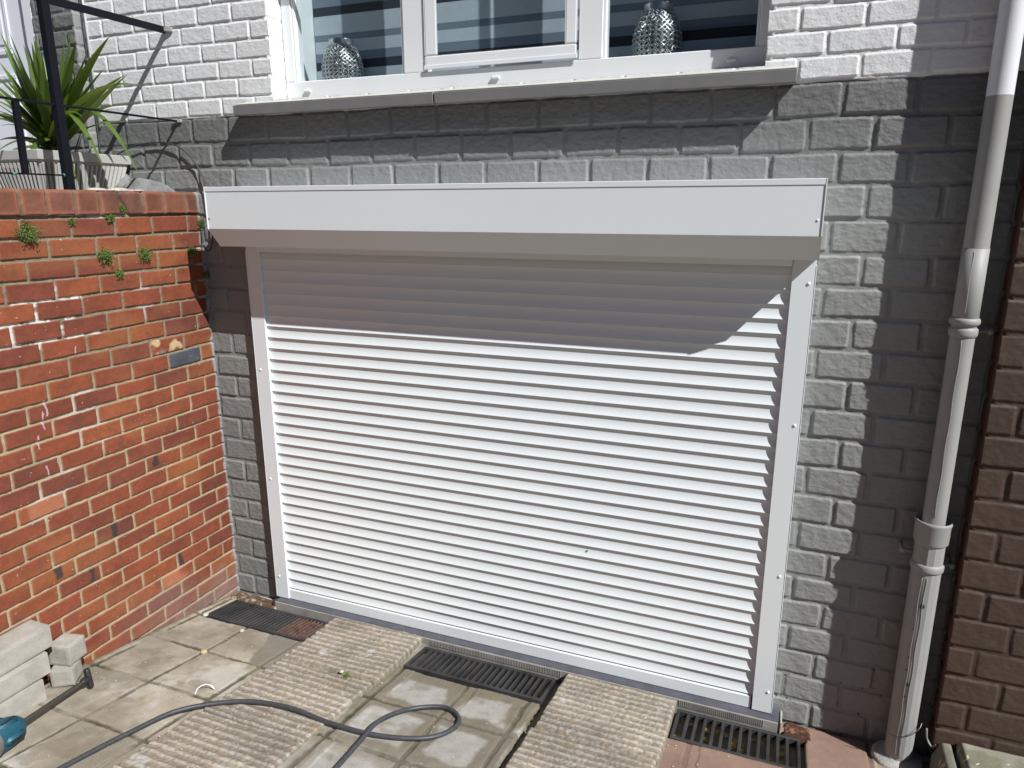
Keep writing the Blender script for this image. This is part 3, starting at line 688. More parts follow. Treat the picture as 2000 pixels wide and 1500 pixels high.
# moss and dirt where wall and slabs meet
ed = sm(U + (n1 - .5) * .05, -.20, -.232); C = lerp(C, arr((.17, .14, .09)) * (.6 + .8 * n2)[..., None], ed * .8)
C[fbm(U, V, 80, 2, 90) > .93] = arr((.42, .39, .34))
wj = sm(d + (n2 - .5) * .012, .014, .004) * sm(fbm(U, V, 6, 3, 93), .50, .62) * (U < 2.33)      # damp mossy dirt creeping out of some joints
C = lerp(C, arr((.075, .068, .040)) * (.5 + n2)[..., None], wj * .85); H -= wj * .003
C = lerp(C, arr((.17, .145, .10)), sm(fbm(U, V, 9, 4, 94), .58, .70) * .5 * (U < 2.3))
# drain channel slot behind the slabs is lower and dark; brown crumbs
slot = (sm(V, -.352, -.347) * (sm(U, -.175, -.17) * sm(.50 - U, 0, .004) + sm(U, 1.055, 1.06) * sm(1.80 - U, 0, .004) + sm(U, 2.325, 2.33) * sm(2.868 - U, 0, .004)))
slot = slot * sm(-.088 - V, -.002, .002)
gap = sm(np.abs(U - (1.785 + (fbm(V, V, 9, 2, 92) - .5) * .02)), .024, .016) * sm(V, -1.3, -1.2)
slot = np.maximum(slot, gap); H = H - slot * .12; C = lerp(C, arr((.035, .03, .025)), slot * .97)
tag(sheet("pavement", (0, 0, 0), (1, 0, 0), (0, 1, 0), (0, 0, 1), us, vs, H, C, M['concrete'], None, None, .06), kind="structure")

# ribbed concrete slabs: two ramps in the wheel tracks
def ribbed(x0, x1, y0, y1, za, zb, label, seed, rz=0.0, dark=1.0):
    """y0 nearer the house (height za), y1 further (height zb)"""
    cx, cy = (x0 + x1) / 2, (y0 + y1) / 2
    step = .0036; us = np.arange(x0 - cx, x1 - cx + 1e-6, step); vs = np.arange(y1 - cy, y0 - cy + 1e-6, step); U, V = np.meshgrid(us, vs)
    ph = (V + (fbm(U, V, 3, 2, seed) - .5) * .012 + (fbm(U, V, 14, 2, seed + 13) - .5) * .006) / .0395 * 2 * math.pi
    rib = .5 + .5 * np.cos(ph); wear = sm(fbm(U, V, 7, 3, seed + 1), .35, .65)
    e = np.minimum(np.minimum(U - us[0], us[-1] - U), np.minimum(V - vs[0], vs[-1] - V)) + (fbm(U, V, 30, 3, seed + 2) - .5) * .012
    base = za + (zb - za) * (y0 - cy - V) / (y0 - y1)
    grit = (fbm(U, V, 90, 3, seed + 3) - .5)
    H = base + (rib ** .8 - .5) * (.0054 - .0034 * wear) + grit * .0062 + (fbm(U, V, 24, 3, seed + 6) - .5) * .006 - .014 * sm(e, .008, -.004)
    n1 = fbm(U, V, 6, 4, seed + 4); n2 = fbm(U, V, 60, 2, seed + 5)
    C = lerp(arr((.215, .182, .138)) * np.ones(U.shape + (3,)), arr((.34, .312, .272)), sm(rib + (n2 - .5) * .8, .35, .9)) * dark
    C = C * (.58 + .85 * n1)[..., None]
    C = lerp(C, arr((.13, .12, .11)), sm(n2, .62, .75) * .55); C = lerp(C, arr((.46, .44, .40)), sm(fbm(U, V, 110, 2, seed + 7), .78, .86) * .7)
    C = lerp(C, arr((.26, .165, .08)), sm(fbm(U, V, 45, 2, seed + 9), .74, .84) * .5)
    C = lerp(C, arr((.46, .455, .44)), sm(fbm(U, V, 10, 3, seed + 11), .76, .84) * .5)
    C = lerp(C, arr((.10, .095, .05)), sm(e, .006, -.004) * .6)
    o = sheet("ribbed_slab", (0, 0, 0), (1, 0, 0), (0, 1, 0), (0, 0, 1), us, vs, H - (za + zb) / 2, C, M['concrete'], None, None, .05)
    o.location = (cx, cy, (za + zb) / 2); o.rotation_euler = (0, 0, R(rz))
    tag(o, label, "paving slab", "ribbed concrete slabs forming two tracks to the garage")
ribbed(.520, 1.045, -.094, -.555, .062, .112, "ribbed concrete slab nearest the shutter in the left track, beside the left grate", 501, 0.8)
ribbed(.530, 1.035, -.562, -1.045, .116, .188, "middle ribbed slab of the left track, crossed by the first bend of the cable", 520, -.4)
ribbed(.520, 1.040, -1.052, -1.54, .190, .268, "front ribbed slab of the left track at the bottom edge of the photo", 540, .5)
ribbed(1.812, 2.333, -.094, -.555, .060, .112, "ribbed concrete slab nearest the shutter in the right track, beside the rusty right grate", 560, -.6)
ribbed(1.800, 2.325, -.562, -1.045, .117, .190, "second ribbed slab of the right track, with a dark split along its top edge", 580, .3)

# ------------------------------------------------------------------ drain grates
def grate(x0, x1, y0, y1, nb, label, rust_from=2., rz=0):
    cx = (x0 + x1) / 2; cy = (y0 + y1) / 2; zc = -cy * .165 - .004
    t = thing("drain_grate", label, "drain grate", (cx, cy, zc), (R(-9.4), 0, R(rz)), "iron drain grates in front of the shutter")
    a = (x1 - x0) / 2; b = (y1 - y0) / 2
    bm = bmesh.new()
    box(bm, -a, a, -b, -b + .018, -.022, .006, .003); box(bm, -a, a, b - .018, b, -.022, .006, .003)
    box(bm, -a, -a + .014, -b + .0183, b - .0183, -.022, .006, .003); box(bm, a - .014, a, -b + .0183, b - .0183, -.022, .006, .003)
    obj("frame", bm, M['iron'], t)
    bm = bmesh.new(); br_ = bmesh.new(); w_ = (2 * a - .028) / nb
    for i in range(1, nb):
        x = -a + .014 + w_ * i
        box(br_ if i / nb > rust_from else bm, x - w_ * .19, x + w_ * .19, -b + .0185, b - .0185, -.020, .0045, .0025)
    o = obj("bars", bm, M['iron'], t)
    if len(br_.verts): obj("rusty_bars", br_, M['rust'], t)
    else: br_.free()
    return t
grate(-.165, .575, -.345, -.108, 30, "black closely barred iron grate against the red wall, its right end rusty", .62, 0)
grate(1.060, 1.765, -.330, -.110, 22, "dark barred iron grate between the two ribbed tracks under the shutter", 2, 0)
grate(2.338, 2.850, -.350, -.108, 13, "open iron grate with wide slots and leaves beneath, below the right guide rail", 2, 0)
# leaf litter below the right grate
bm = bmesh.new(); rg = np.random.default_rng(5)
for i in range(60):
    x = rg.uniform(2.36, 2.83); y = rg.uniform(-.32, -.13); z = -.165 * y - .036 + rg.uniform(0, .012); a = rg.uniform(0, 6.3); l = rg.uniform(.012, .03)
    u_ = Vector((math.cos(a), math.sin(a), rg.uniform(-.4, .4))) * l; v_ = Vector((-math.sin(a), math.cos(a), rg.uniform(-.3, .3))) * l * .45
    c = Vector((x, y, z)); bm.faces.new([bm.verts.new(c - u_), bm.verts.new(c + v_), bm.verts.new(c + u_), bm.verts.new(c - v_)])
tag(obj("leaf_litter", bm, M['leaf_brown']), "dry brown leaf litter lying under the right grate", "leaf litter", kind="stuff")
# crumbly debris at both ends of the drain
for (x0, x1, y0, y1, lab) in ((-.225, .11, -.105, -.012, "brown grit and chips in the corner behind the left grate"), (2.775, 2.90, -.115, -.008, "rust red crumbs behind the right grate at the wall foot")):
    us = np.arange(x0, x1, .004); vs = np.arange(y0, y1, .004); U, V = np.meshgrid(us, vs)
    H = -V * .165 + (fbm(U, V, 40, 3, 95)) * .02 - .002; e = np.minimum(np.minimum(U - x0, x1 - U), np.minimum(V - y0, y1 - V)); H -= .02 * sm(e, .015, 0)
    C = lerp(arr((.12, .075, .05)) * np.ones(U.shape + (3,)), arr((.32, .26, .2)), sm(fbm(U, V, 50, 2, 96), .6, .75)); C = C * (.6 + .6 * fbm(U, V, 30, 2, 97))[..., None]
    if x0 > 1: C = C * arr((.62, .42, .36))
    tag(sheet("rubble", (0, 0, 0), (1, 0, 0), (0, 1, 0), (0, 0, 1), us, vs, H, C, M['concrete'], None, None, .02), lab, "rubble", kind="stuff")

# ================================================================== LOOSE THINGS ON THE GROUND
def block(x0, x1, y0, y1, z0, z1, label, rz=0, tiltx=0, grp="loose grey concrete blocks by the red wall"):
    bm = bmesh.new(); cx, cy, cz = (x0 + x1) / 2, (y0 + y1) / 2, z0
    box(bm, x0 - cx, x1 - cx, y0 - cy, y1 - cy, 0, z1 - z0)
    es = bm.edges[:]
    bmesh.ops.subdivide_edges(bm, edges=es, cuts=7, use_grid_fill=True)
    for v in bm.verts:
        p = v.co; n = Vector((p.x / ((x1 - x0) / 2), p.y / ((y1 - y0) / 2), (p.z - (z1 - z0) / 2) / ((z1 - z0) / 2)))
        k = sum(abs(c) > .99 for c in n)
        f = float(vnoise(p.x * 60 + cx * 91, p.y * 60 + p.z * 40, 3)) - .5
        v.co -= Vector((n.x if abs(n.x) > .99 else 0, n.y if abs(n.y) > .99 else 0, n.z if abs(n.z) > .99 else 0)) * ((.0022 if k > 1 else 0) + abs(f) * .0022)
    o = obj("concrete_block", bm, M['block'], None, False, (cx, cy, cz), (tiltx, 0, R(rz)))
    return tag(o, label, "concrete block", grp)
block(-.236, -.116, -2.05, -1.180, .412, .512, "long pale concrete block on top of the stack of three", .6)
block(-.232, -.112, -2.06, -1.215, .309, .409, "long concrete block in the middle of the stack of three", -.5)
block(-.218, -.098, -2.08, -1.255, .206, .306, "long speckled concrete block at the bottom of the stack of three", 1.0, R(0))
block(-.222, -.118, -1.150, -1.045, .280, .374, "small pale concrete block resting on another small block beside the stack", 14)
block(-.205, -.110, -1.175, -1.075, .196, .279, "small darker concrete block standing askew on the paving under a smaller pale one", 34)

# cable
g = lambda x, y, h=.011: (x, y, -.165 * y + h)
cpts = [g(.36, -1.75), g(.372, -1.524), g(.402, -1.30, .013), g(.462, -1.10, .022), g(.640, -.955, .032), g(.84, -.905, .034), g(1.06, -.905, .020), g(1.265, -.885, .014), g(1.44, -.815),
        g(1.513, -.715, .012), g(1.500, -.625), g(1.410, -.583, .012), g(1.285, -.660), g(1.232, -.815, .030), g(1.228, -.95, .016), g(1.236, -1.10), g(1.25, -1.35), g(1.3, -1.7)]
bm = bmesh.new(); tube(bm, spline(cpts, 14), .0098, 12)
tag(obj("power_cable", bm, M['cable'], None, True), "thick black power cable snaking across the slabs and curling into one loop", "cable")

# zip tie
c = Vector((.428, -.90, .165)); bm = bmesh.new()
tube(bm, spline([c + Vector(p) * .68 + Vector((-.01, -.025, -.006)) for p in ((-.03, -.055, .002), (-.035, -.02, .022), (-.01, .015, .032), (.03, .03, .022), (.05, .028, .004))], 10), .0022, 6)
box(bm, c.x + .008, c.x + .016, c.y - .008, c.y - .002, c.z + .002, c.z + .008, .001)
tag(obj("cable_tie", bm, M['zip'], None, True), "curled white plastic cable tie on the paving beside the left ribbed track", "cable tie")
# power tool
dirv = Vector((-.083, .337, -.062)).normalized()
base = Vector((.066, -1.508, .246 + .060))
rot = dirv.to_track_quat('Z', 'X').to_euler()
tool = thing("power_tool", "teal power tool with steel collar, long dark shaft and black rubber tip, lying on slabs", "power tool", base, rot)
def tprof(prof, m, name, seg=28, sm_=True, parent=None):
    bm = bmesh.new(); lathe(bm, prof, seg); return obj(name, bm, m, parent or tool, sm_)
hb = bmesh.new()
lathe(hb, [(.054, -.088), (.057, -.06), (.057, -.03), (.052, .005), (.042, .028), (.030, .042), (.012, .045)], 12)
hs = obj("housing", hb, M['teal'], tool)
bm = bmesh.new()
for k in range(5):
    a = 2 * math.pi * k / 5 + .4
    bmesh.ops.create_cube(bm, size=1, matrix=Matrix.Rotation(a, 4, 'Z') @ Matrix.Translation((.052, 0, -.035)) @ Matrix.Diagonal((.018, .030, .080, 1)))
bmesh.ops.bevel(bm, geom=bm.edges[:], offset=.006, segments=3, affect='EDGES'); obj("housing_rib", bm, M['teal'], hs, True)
for a in (.4 + 2 * math.pi * k / 5 for k in range(5)):
    bm = bmesh.new(); bmesh.ops.create_cube(bm, size=1, matrix=Matrix.Rotation(a, 4, 'Z') @ Matrix.Translation((.0605, 0, -.04)) @ Matrix.Diagonal((.003, .007, .052, 1)))
    obj("air_slot", bm, M['black_rubber'], hs)
tprof([(.056, -.20), (.059, -.195), (.059, -.094), (.056, -.0885)], M['steel'], "collar")
tprof([(.050, -.40), (.054, -.38), (.054, -.202), (.052, -.201)], M['teal'], "motor_body")
tprof([(.009, .04), (.009, .392)], M['shaft'], "shaft", 14)
bm = bmesh.new(); lathe(bm, [(.010, .363), (.015, .370), (.017, .390), (.012, .403)], 16)
obj("tip_socket", bm, M['black_rubber'], tool, True)
bm = bmesh.new(); box(bm, -.013, .013, -.044, .044, .394, .418, .011, 4)
o = obj("rubber_tip", bm, M['black_rubber'], tool, True); o.rotation_euler = (0, 0, R(75))

# small litter
def pebble(x, y, r, m, label, kind="pebble", h=0.0):
    bm = bmesh.new(); bmesh.ops.create_icosphere(bm, subdivisions=2, radius=r)
    for v in bm.verts: v.co *= 1 + .35 * (float(vnoise(v.co.x / r * 2 + x * 50, v.co.y / r * 2 + v.co.z / r * 3, 2)) - .5); v.co.z *= .6
    o = obj(kind, bm, m, None, False, (x, y, -.165 * y + r * .35 + h)); return tag(o, label, kind)
pebble(1.88, -.80, .013, M['debris'], "round pale pebble on the right ribbed track", h=.012)
pebble(-.155, -.345, .016, M['debris'], "pale flake of mortar at the left corner of the left grate", "mortar_flake")
pebble(.145, -.405, .013, M['debris'], "pale yellowish stone chip just in front of the left grate", "stone_chip")
M['yellow'] = mat('pale yellow crumb', (.42, .33, .17), rough=.9)
pebble(.15, -.665, .017, M['yellow'], "yellow crumb where four paving slabs meet", "crumb")
pebble(.87, -.56, .010, M['debris'], "small white chip on the left ribbed track", "stone_chip", .03)
def clump2(x, y, r, label):
    bm = bmesh.new(); rg = np.random.default_rng(3)
    for i in range(160):
        d_ = rg.normal(size=3); d_ /= np.linalg.norm(d_); d_[2] = abs(d_[2]); c = Vector((x, y, -.165 * y + .030)) + Vector(d_) * r * rg.uniform(.2, 1); c.z -= r * .3
        a = Vector(rg.normal(size=3)).normalized(); b = a.orthogonal().normalized(); l = .006
        bm.faces.new([bm.verts.new(c), bm.verts.new(c + a * l * .5 + b * l * .4), bm.verts.new(c + a * l), bm.verts.new(c + a * l * .5 - b * l * .4)])
    tag(obj("weed", bm, M['moss']), label, "weed")
clump2(.905, -.575, .016, "small green weed in the gap between two ribbed slabs of the left track")
# grit scattered over the pavement
bm = bmesh.new(); rg = np.random.default_rng(11)
for i in range(420):
    x = rg.uniform(-.22, 3.2); y = rg.uniform(-1.6, -.36)
    if 1.04 < x or 1: pass
    r = rg.uniform(.0015, .0042); z = -.165 * y + (.018 if (.52 < x < 1.04 or 1.80 < x < 2.33) else .003)
    bmesh.ops.create_icosphere(bm, subdivisions=1, radius=r, matrix=Matrix.Translation((x, y, z)) @ Matrix.Diagonal((1.2, .8, .6, 1)))
tag(obj("gravel_grit", bm, M['debris']), "fine pale grit scattered over slabs and tracks", "grit", kind="stuff")

# ================================================================== UPPER LEFT: landing, door, railing, planter
ld = bmesh.new(); box(ld, -2.6, -.375, -4.0, -.052, -.2, 2.16)
M['landing'] = mat("landing slab", (.3, .28, .25), rough=.9, var=.2, vscale=6, bump=.4)
tag(obj("entrance_landing", ld, M['landing']), "raised concrete entrance landing behind the red wall", "landing")
# grey brick pier beside the door
pr = thing("door_pier", "dark grey painted brick pier with a sunlit right edge between door and white wall", "pier")
p_beds = [2.1 + .0832 * k for k in range(-2, 32)]
us = np.arange(-1.19, -.884, .0045); vs = np.arange(2.1, 4.4, .0045); U, V = np.meshgrid(us, vs)
H, m_, row, cc = brick_relief(U, V, p_beds, lambda i: ((-.95, .21) if i % 2 else (-1.05, .21)), .010, .012, .004, .006, 610, rough=.0022, rag=.0035, tilt=.005, corner=.005)
C = arr((.165, .168, .165)) * (.8 + .4 * fbm(U, V, 9, 3, 98))[..., None]
sheet("front_bricks", (0, -.05, 0), (1, 0, 0), (0, 0, 1), (0, -1, 0), us, vs, H, C, M['paint_wall'], pr, None, .02)
us2 = np.arange(0, .0525, .0045); U, V = np.meshgrid(us2, vs)
H, m_, row, cc = brick_relief(U, V, p_beds, lambda i: ((.2, .9)), .010, .012, .004, .005, 620, rough=.0015, rag=.003, tilt=.004, corner=.005)
C = arr((.235, .238, .235)) * (.9 + .2 * fbm(U, V, 9, 3, 99))[..., None]  # paler than the front face: sunlight painted into the side colour
sheet("side_bricks", (-.884, 0, 0), (0, -1, 0), (0, 0, 1), (1, 0, 0), us2, vs, H, C, M['paint_wall'], pr, None, .02)
bm = bmesh.new(); box(bm, -1.19, -.905, -.0295, .021, 2.1, 4.6); obj("pier_body", bm, M['core'], pr)
# door
dr = thing("front_door", "white panelled entrance door at the top left beside the grey pier", "door")
bm = bmesh.new(); box(bm, -2.45, -1.262, .010, .0215, 2.16, 4.3); box(bm, -1.2615, -1.192, -.045, .0214, 2.16, 4.3, .004); obj("door_frame", bm, M['door'], dr)
bm = bmesh.new(); box(bm, -2.2, -1.30, -.012, .0095, 2.17, 4.2, .003); leafd = obj("door_leaf", bm, M['door'], dr)
bm = bmesh.new()
for z0, z1 in ((2.26, 2.92), (3.02, 3.6)):
    for x0, x1 in ((-2.05, -1.78), (-1.70, -1.42)):
        box(bm, x0, x1, -.020, -.0122, z0, z0 + .025, .003); box(bm, x0, x1, -.020, -.0122, z1 - .025, z1, .003)
        box(bm, x0, x0 + .025, -.020, -.0122, z0 + .0252, z1 - .0252, .003); box(bm, x1 - .025, x1, -.020, -.0122, z0 + .0252, z1 - .0252, .003)
        box(bm, x0 + .05, x1 - .05, -.017, -.0122, z0 + .05, z1 - .05, .003)
obj("panel_moulding", bm, M['door'], leafd)
# cement lump at the wall foot
bm = bmesh.new()
for (x, y, z, a, b, c, s) in ((-.78, -.05, 2.25, .20, .065, .135, 1), (-.57, -.045, 2.235, .22, .060, .115, 2), (-.96, -.045, 2.22, .13, .06, .09, 4)):
    r = bmesh.ops.create_icosphere(bm, subdivisions=4, radius=1)
    for v in r['verts']:
        p = v.co.copy(); k = 1 + .35 * (float(vnoise(p.x * 2.3 + s * 7, p.z * 2.3 + p.y * 2, s)) - .5) + .12 * (float(vnoise(p.x * 7, p.z * 7 + p.y * 5, s + 9)) - .5)
        v.co = Vector((x + p.x * a * k, y + p.y * b * k, z + p.z * c * k))
tag(obj("cement_haunch", bm, M['grey_cement'], None, True), "lumpy grey painted cement mound at the foot of the wall behind the coping", "cement lump")
# railing
XQ = -.32
rl = thing("metal_railing", "black metal railing with flat top bar fixed to the white wall, above the red wall", "railing", (XQ, -.645, 2.28))
def rpart(name, pts, r, m=M['black_metal'], n=8, flat=None):
    bm = bmesh.new()
    P0 = [Vector(p) - Vector((XQ, -.645, 2.28)) for p in pts]
    if flat:
        d = (P0[1] - P0[0]); L = d.length; q = d.to_track_quat('Z', 'X').to_matrix().to_4x4()
        bmesh.ops.create_cube(bm, size=1, matrix=Matrix.Translation((P0[0] + P0[1]) / 2) @ q @ Matrix.Diagonal((flat[0], flat[1], L, 1)))
        bmesh.ops.bevel(bm, geom=bm.edges[:], offset=.0015, segments=1, affect='EDGES')
    else: tube(bm, P0, r, n)
    return obj(name, bm, m, rl, flat is None)
rpart("main_post", [(XQ, -.645, 2.262), (XQ, -.640, 3.6)], 0, flat=(.034, .034))
rpart("top_bar", [(XQ - .01, -.72, 3.045), (-.325, -.012, 3.050)], 0, flat=(.032, .011))
rpart("lower_bar", [(XQ, -2.2, 2.64), (XQ, -.85, 2.63), (-.312, -.004, 2.629)], 0, flat=None) if False else None
rpart("lower_bar", [(XQ, -2.2, 2.632), (-.315, -.004, 2.629)], 0, flat=(.009, .013))
rpart("short_post", [(XQ, -.826, 2.625), (XQ, -.831, 2.340)], 0, flat=(.022, .022))
rpart("short_post", [(XQ, -1.35, 2.625), (XQ, -1.35, 2.340)], 0, flat=(.022, .022))
rpart("base_wire", [(XQ, -2.2, 2.340), (XQ, -.64, 2.343)], .0035)
rpart("wall_plate", [(-.335, -.02, 3.053), (-.285, -.003, 3.051)], 0, M['mortar_light'], flat=(.02, .014))
rpart("wall_plate", [(-.335, -.014, 2.632), (-.290, -.003, 2.630)], 0, M['mortar_light'], flat=(.016, .010))
rpart("teal_string", [(XQ, -.665, 2.344), (XQ, -.622, 2.344)], .007, M['teal_tape'])
rpart("teal_string", [(XQ, -.885, 2.342), (XQ, -.868, 2.342)], .005, M['teal_tape'])
# planter: square, tapered, ribbed
pl = thing("ribbed_planter", "square tapered stone coloured planter with vertical ribs holding the spiky plant", "planter", (-.905, -.295, 2.16), (0, 0, R(3)))
bm = bmesh.new()
def ring(a, z): return [bm.verts.new((x * a, y * a, z)) for x, y in ((-1, -1), (1, -1), (1, 1), (-1, 1))]
rs = [ring(.185, 0), ring(.252, .262), ring(.265, .266), ring(.268, .305), ring(.262, .308), ring(.240, .308), ring(.235, .26)]
for a, b in zip(rs, rs[1:]):
    for k in range(4): bm.faces.new((a[k], a[(k + 1) % 4], b[(k + 1) % 4], b[k]))
bm.faces.new(rs[0][::-1])
pot = obj("pot", bm, M['planter'], pl)
bm = bmesh.new()
for s in range(4):
    for k in range(19):
        t0 = -.92 + k * 1.84 / 18
        a0, a1 = .187, .253
        p0 = Vector((t0 * a0, -a0 - .002, .01)); p1 = Vector((t0 * a1, -a1 - .001, .252))
        d = p1 - p0; q = d.to_track_quat('Z', 'X').to_matrix().to_4x4()
        bmesh.ops.create_cube(bm, size=1, matrix=Matrix.Rotation(s * math.pi / 2, 4, 'Z') @ Matrix.Translation((p0 + p1) / 2) @ q @ Matrix.Diagonal((.0185, .011, d.length, 1)))
obj("pot_ribs", bm, M['planter'], pot)
bm = bmesh.new(); box(bm, -.236, .236, -.236, .236, .24, .272); obj("soil", bm, M['soil'], pl)
# spiky plant
yp = thing("spiky_plant", "green sword leaved plant spreading out of the ribbed planter against the door and white wall", "plant", (-.79, -.33, 2.43))
bm = bmesh.new(); tube(bm, [(0, 0, -.02), (.004, .0, .05), (.0, .004, .10)], [.022, .026, .018], 12); obj("trunk", bm, M['leaf_brown'], yp, True)
lb = bmesh.new(); rg = np.random.default_rng(23)
def leaf(tip, sag=.06, wd=.026, b0=None, kink=0):
    o0 = Vector((-.79, -.33, 2.43)); b = Vector(b0 or (rg.uniform(-.018, .018), rg.uniform(-.018, .018), rg.uniform(.04, .10)))
    t = Vector(tip) - o0; L = (t - b).length; mid = b + (t - b) * .5 + Vector((0, 0, sag * L * 2.0)); N_ = 14; prev = None
    dr_ = (t - b).normalized(); side = dr_.cross(Vector((0, 0, 1)))
    if side.length < .2: side = Vector((1, .3, 0))
    side.normalize(); side = (side + Vector((0, rg.uniform(-.5, .5), rg.uniform(-.3, .3)))).normalized()
    for i in range(N_ + 1):
        s = i / N_; p = b * (1 - s) ** 2 + mid * 2 * s * (1 - s) + t * s * s
        tg = ((mid - b) * 2 * (1 - s) + (t - mid) * 2 * s).normalized(); sd = (side - tg * side.dot(tg)).normalized(); nn = tg.cross(sd)
        wv_ = wd * (.55 + .45 * math.sin(min(1, s * 2.2) * math.pi / 2)) * (1 - s ** 2.6) * .5 + .0004
        r = [lb.verts.new(p - sd * wv_ + nn * wv_ * .35), lb.verts.new(p), lb.verts.new(p + sd * wv_ + nn * wv_ * .35)]
        if prev: lb.faces.new((prev[0], prev[1], r[1], r[0])); lb.faces.new((prev[1], prev[2], r[2], r[1]))
        prev = r
tips = [(-1.02, -.35, 3.032, .02), (-.92, -.38, 3.03, .03), (-.864, -.30, 3.006, .01), (-.773, -.36, 2.989, 0), (-.688, -.28, 2.975, .01), (-.611, -.40, 2.98, .0), (-.567, -.33, 3.01, .02),
        (-.481, -.38, 2.945, .05), (-.292, -.36, 2.955, .07), (-.171, -.40, 2.781, .03), (-.052, -.38, 2.706, .16), (-.155, -.42, 2.35, .38), (-.338, -.45, 2.388, .36), (-1.06, -.35, 2.90, .05),
        (-1.10, -.40, 2.82, .07), (-1.2, -.38, 2.66, .12), (-.98, -.50, 2.424, .20), (-1.2, -.35, 2.53, .10), (-.56, -.42, 2.311, .20), (-1.25, -.30, 2.75, .08),
        (-.72, -.42, 2.95, .0), (-.80, -.20, 2.96, .0), (-.64, -.18, 2.93, .02), (-.95, -.20, 2.95, .02), (-.53, -.22, 2.85, .05), (-.40, -.24, 2.68, .12), (-.36, -.50, 2.60, .16), (-.48, -.12, 2.62, .12),
        (-1.15, -.55, 2.95, .05), (-1.3, -.5, 2.62, .12), (-.83, -.60, 2.45, .22), (-.70, -.55, 2.40, .22), (-1.2, -.10, 2.8, .06), (-.85, -.45, 2.93, .0), (-.62, -.48, 2.88, .03), (-.95, -.6, 2.85, .05), (-.3, -.3, 2.80, .08), (-.75, -.3, 3.02, 0), (-.66, -.36, 2.90, 0), (-.9, -.33, 2.97, .01)]
for i_, (x, y, z, s) in enumerate(tips): leaf((x, y, z), s, rg.uniform(.034, .050) if not 7 < i_ < 18 else .052)
for i in range(44):
    a = rg.uniform(0, 6.28); e_ = rg.uniform(.25, 1.35); L_q = rg.uniform(.34, .58)
    leaf((-.79 + math.cos(a) * math.cos(e_) * L_q, -.33 + math.sin(a) * math.cos(e_) * L_q * .6, 2.45 + math.sin(e_) * L_q), .10 * math.cos(e_), rg.uniform(.030, .050))
obj("leaves", lb, M['leaf'], yp, True)

# thin cables on the wall
bm = bmesh.new()
tube(bm, spline([(-.878, -.012, 4.3), (-.876, -.012, 3.6), (-.874, -.012, 3.236), (-.872, -.014, 3.007), (-.868, -.014, 2.642), (-.862, -.020, 2.486), (-.835, -.025, 2.44), (-.655, -.022, 2.507),
                 (-.476, -.018, 2.531), (-.324, -.02, 2.509), (-.232, -.02, 2.445), (-.172, -.022, 2.357), (-.160, -.022, 2.28), (-.150, -.02, 2.15), (-.152, -.02, 2.08), (-.153, -.02, 2.04), (-.175, -.02, 1.995), (-.200, -.02, 1.99), (-.222, -.018, 2.03), (-.225, -.012, 2.10)], 8), .0038, 8)
wc = obj("wall_cable", bm, M['cable'], None, True)
tag(wc, "thin black cable running down beside the pier and looping over grey bricks", "cable")
bm = bmesh.new(); bmesh.ops.create_uvsphere(bm, u_segments=12, v_segments=8, radius=.011, matrix=Matrix.Translation((-.872, -.016, 2.95))); obj("cable_clip", bm, M['cable'], wc, True)
bm = bmesh.new(); tube(bm, [(-.855, -.008, 2.62), (-.855, -.008, 4.4)], .006, 8)
tag(obj("white_conduit", bm, M['white_pvc'], None, True), "slim white conduit running up the edge of the white wall beside the pier", "conduit")

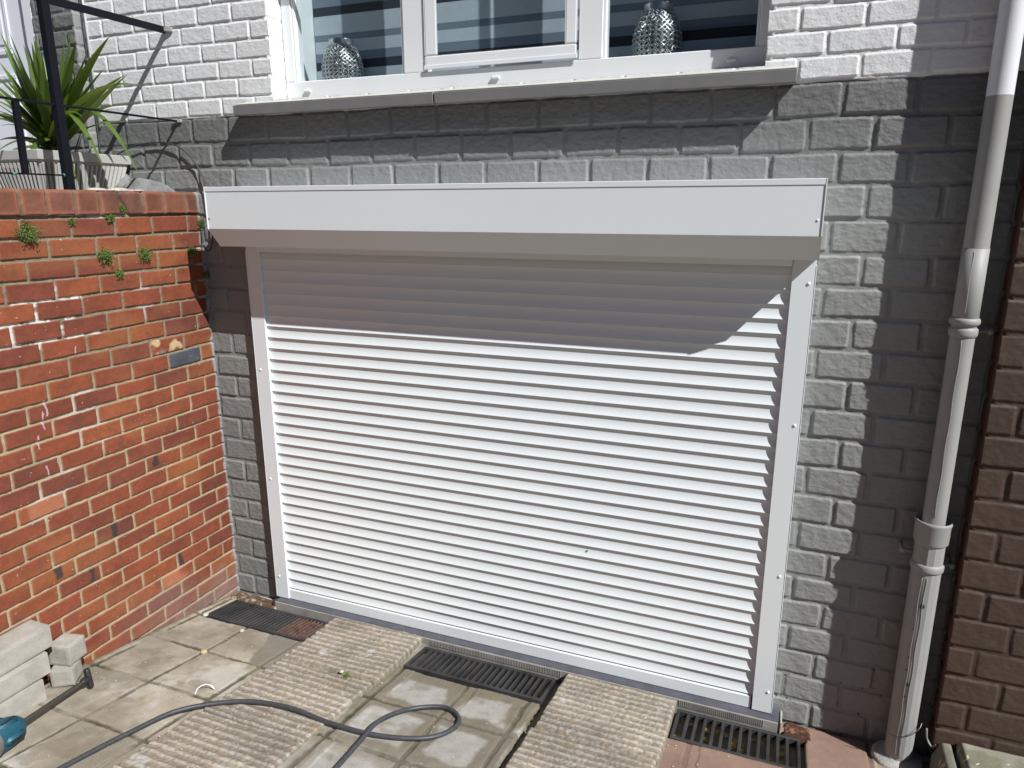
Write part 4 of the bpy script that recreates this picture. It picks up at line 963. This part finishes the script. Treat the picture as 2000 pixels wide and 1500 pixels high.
# ------------------------------------------------------------------ across the street (only met as reflections and as a screen against the low sky)
bm = bmesh.new(); v = [bm.verts.new(p) for p in ((-60, -6.0, .976), (60, -6.0, .976), (60, -13.5, .976), (-60, -13.5, .976))]; bm.faces.new(v)
bmesh.ops.recalc_face_normals(bm, faces=bm.faces[:])
M['asphalt'] = mat("asphalt", (.055, .055, .058), rough=.9, var=.2, vscale=3, bump=.4, bscale=120)
tag(obj("road", bm, M['asphalt']), kind="structure")
ob = thing("opposite_house_screen", "unseen brick house row behind the camera, added to screen the low sky", "house", (0, -17, .96))  # out of view, added to keep low sky light off the walls
M['far_brick'] = mat("far brick", (.10, .055, .04), rough=.9, var=.2, vscale=2)
bm = bmesh.new(); box(bm, -18, 16, -8, 0, 0, 5.6); obj("wall", bm, M['far_brick'], ob)
bm = bmesh.new(); prism(bm, [(.4, 5.6001), (-4, 8.4), (-8.4, 5.6001)], -18.3, 16.3); obj("roof", bm, M['chip'], ob)
for k in range(10):
    for z in (1.0, 3.6):
        bm = bmesh.new(); box(bm, -17 + k * 3.3, -15.6 + k * 3.3, .001, .06, z, z + 1.4, .02); obj("window", bm, M['white_pvc'], ob)
def tree(x, y, h, cr, seed, label):
    t = thing("street_tree", label, "tree", (x, y, .96), group="bare branched trees across the street")
    rg = np.random.default_rng(seed); bm = bmesh.new(); tube(bm, [(0, 0, 0), (.05, 0, h * .3), (0, .05, h * .5)], [.2, .15, .12], 10)
    ends = []
    for i in range(16):
        a = rg.uniform(0, 6.28); z0 = h * rg.uniform(.35, .5); e = Vector((math.cos(a) * cr * rg.uniform(.4, 1), math.sin(a) * cr * rg.uniform(.4, 1), h * rg.uniform(.6, 1)))
        tube(bm, [(0, 0, z0), e * .5 + Vector((0, 0, z0 * .4)), e], [.07, .04, .015], 6); ends.append(e)
        for j in range(7):
            f = e * rg.uniform(.5, 1); f.z += z0 * .2; g_ = f + Vector(rg.normal(size=3)) * cr * .28; tube(bm, [f, (f + g_) / 2 + Vector((0, 0, .1)), g_], [.02, .012, .004], 5); ends.append(g_)
    obj("trunk", bm, M['soil'], t)
    bm = bmesh.new()
    for e in ends:
        for j in range(26):
            c = e + Vector(rg.normal(size=3)) * cr * .14; a = Vector(rg.normal(size=3)).normalized(); b = a.orthogonal().normalized(); l = .06
            bm.faces.new([bm.verts.new(c - a * l), bm.verts.new(c + b * l * .5), bm.verts.new(c + a * l), bm.verts.new(c - b * l * .5)])
    obj("crown", bm, M['moss'], t)
tree(-3.5, -12.5, 7.5, 2.2, 4, "sparse street tree across the road, nearer the red wall side")
tree(4.8, -13.0, 6.5, 1.9, 9, "sparse street tree across the road, nearer the brown wall side")
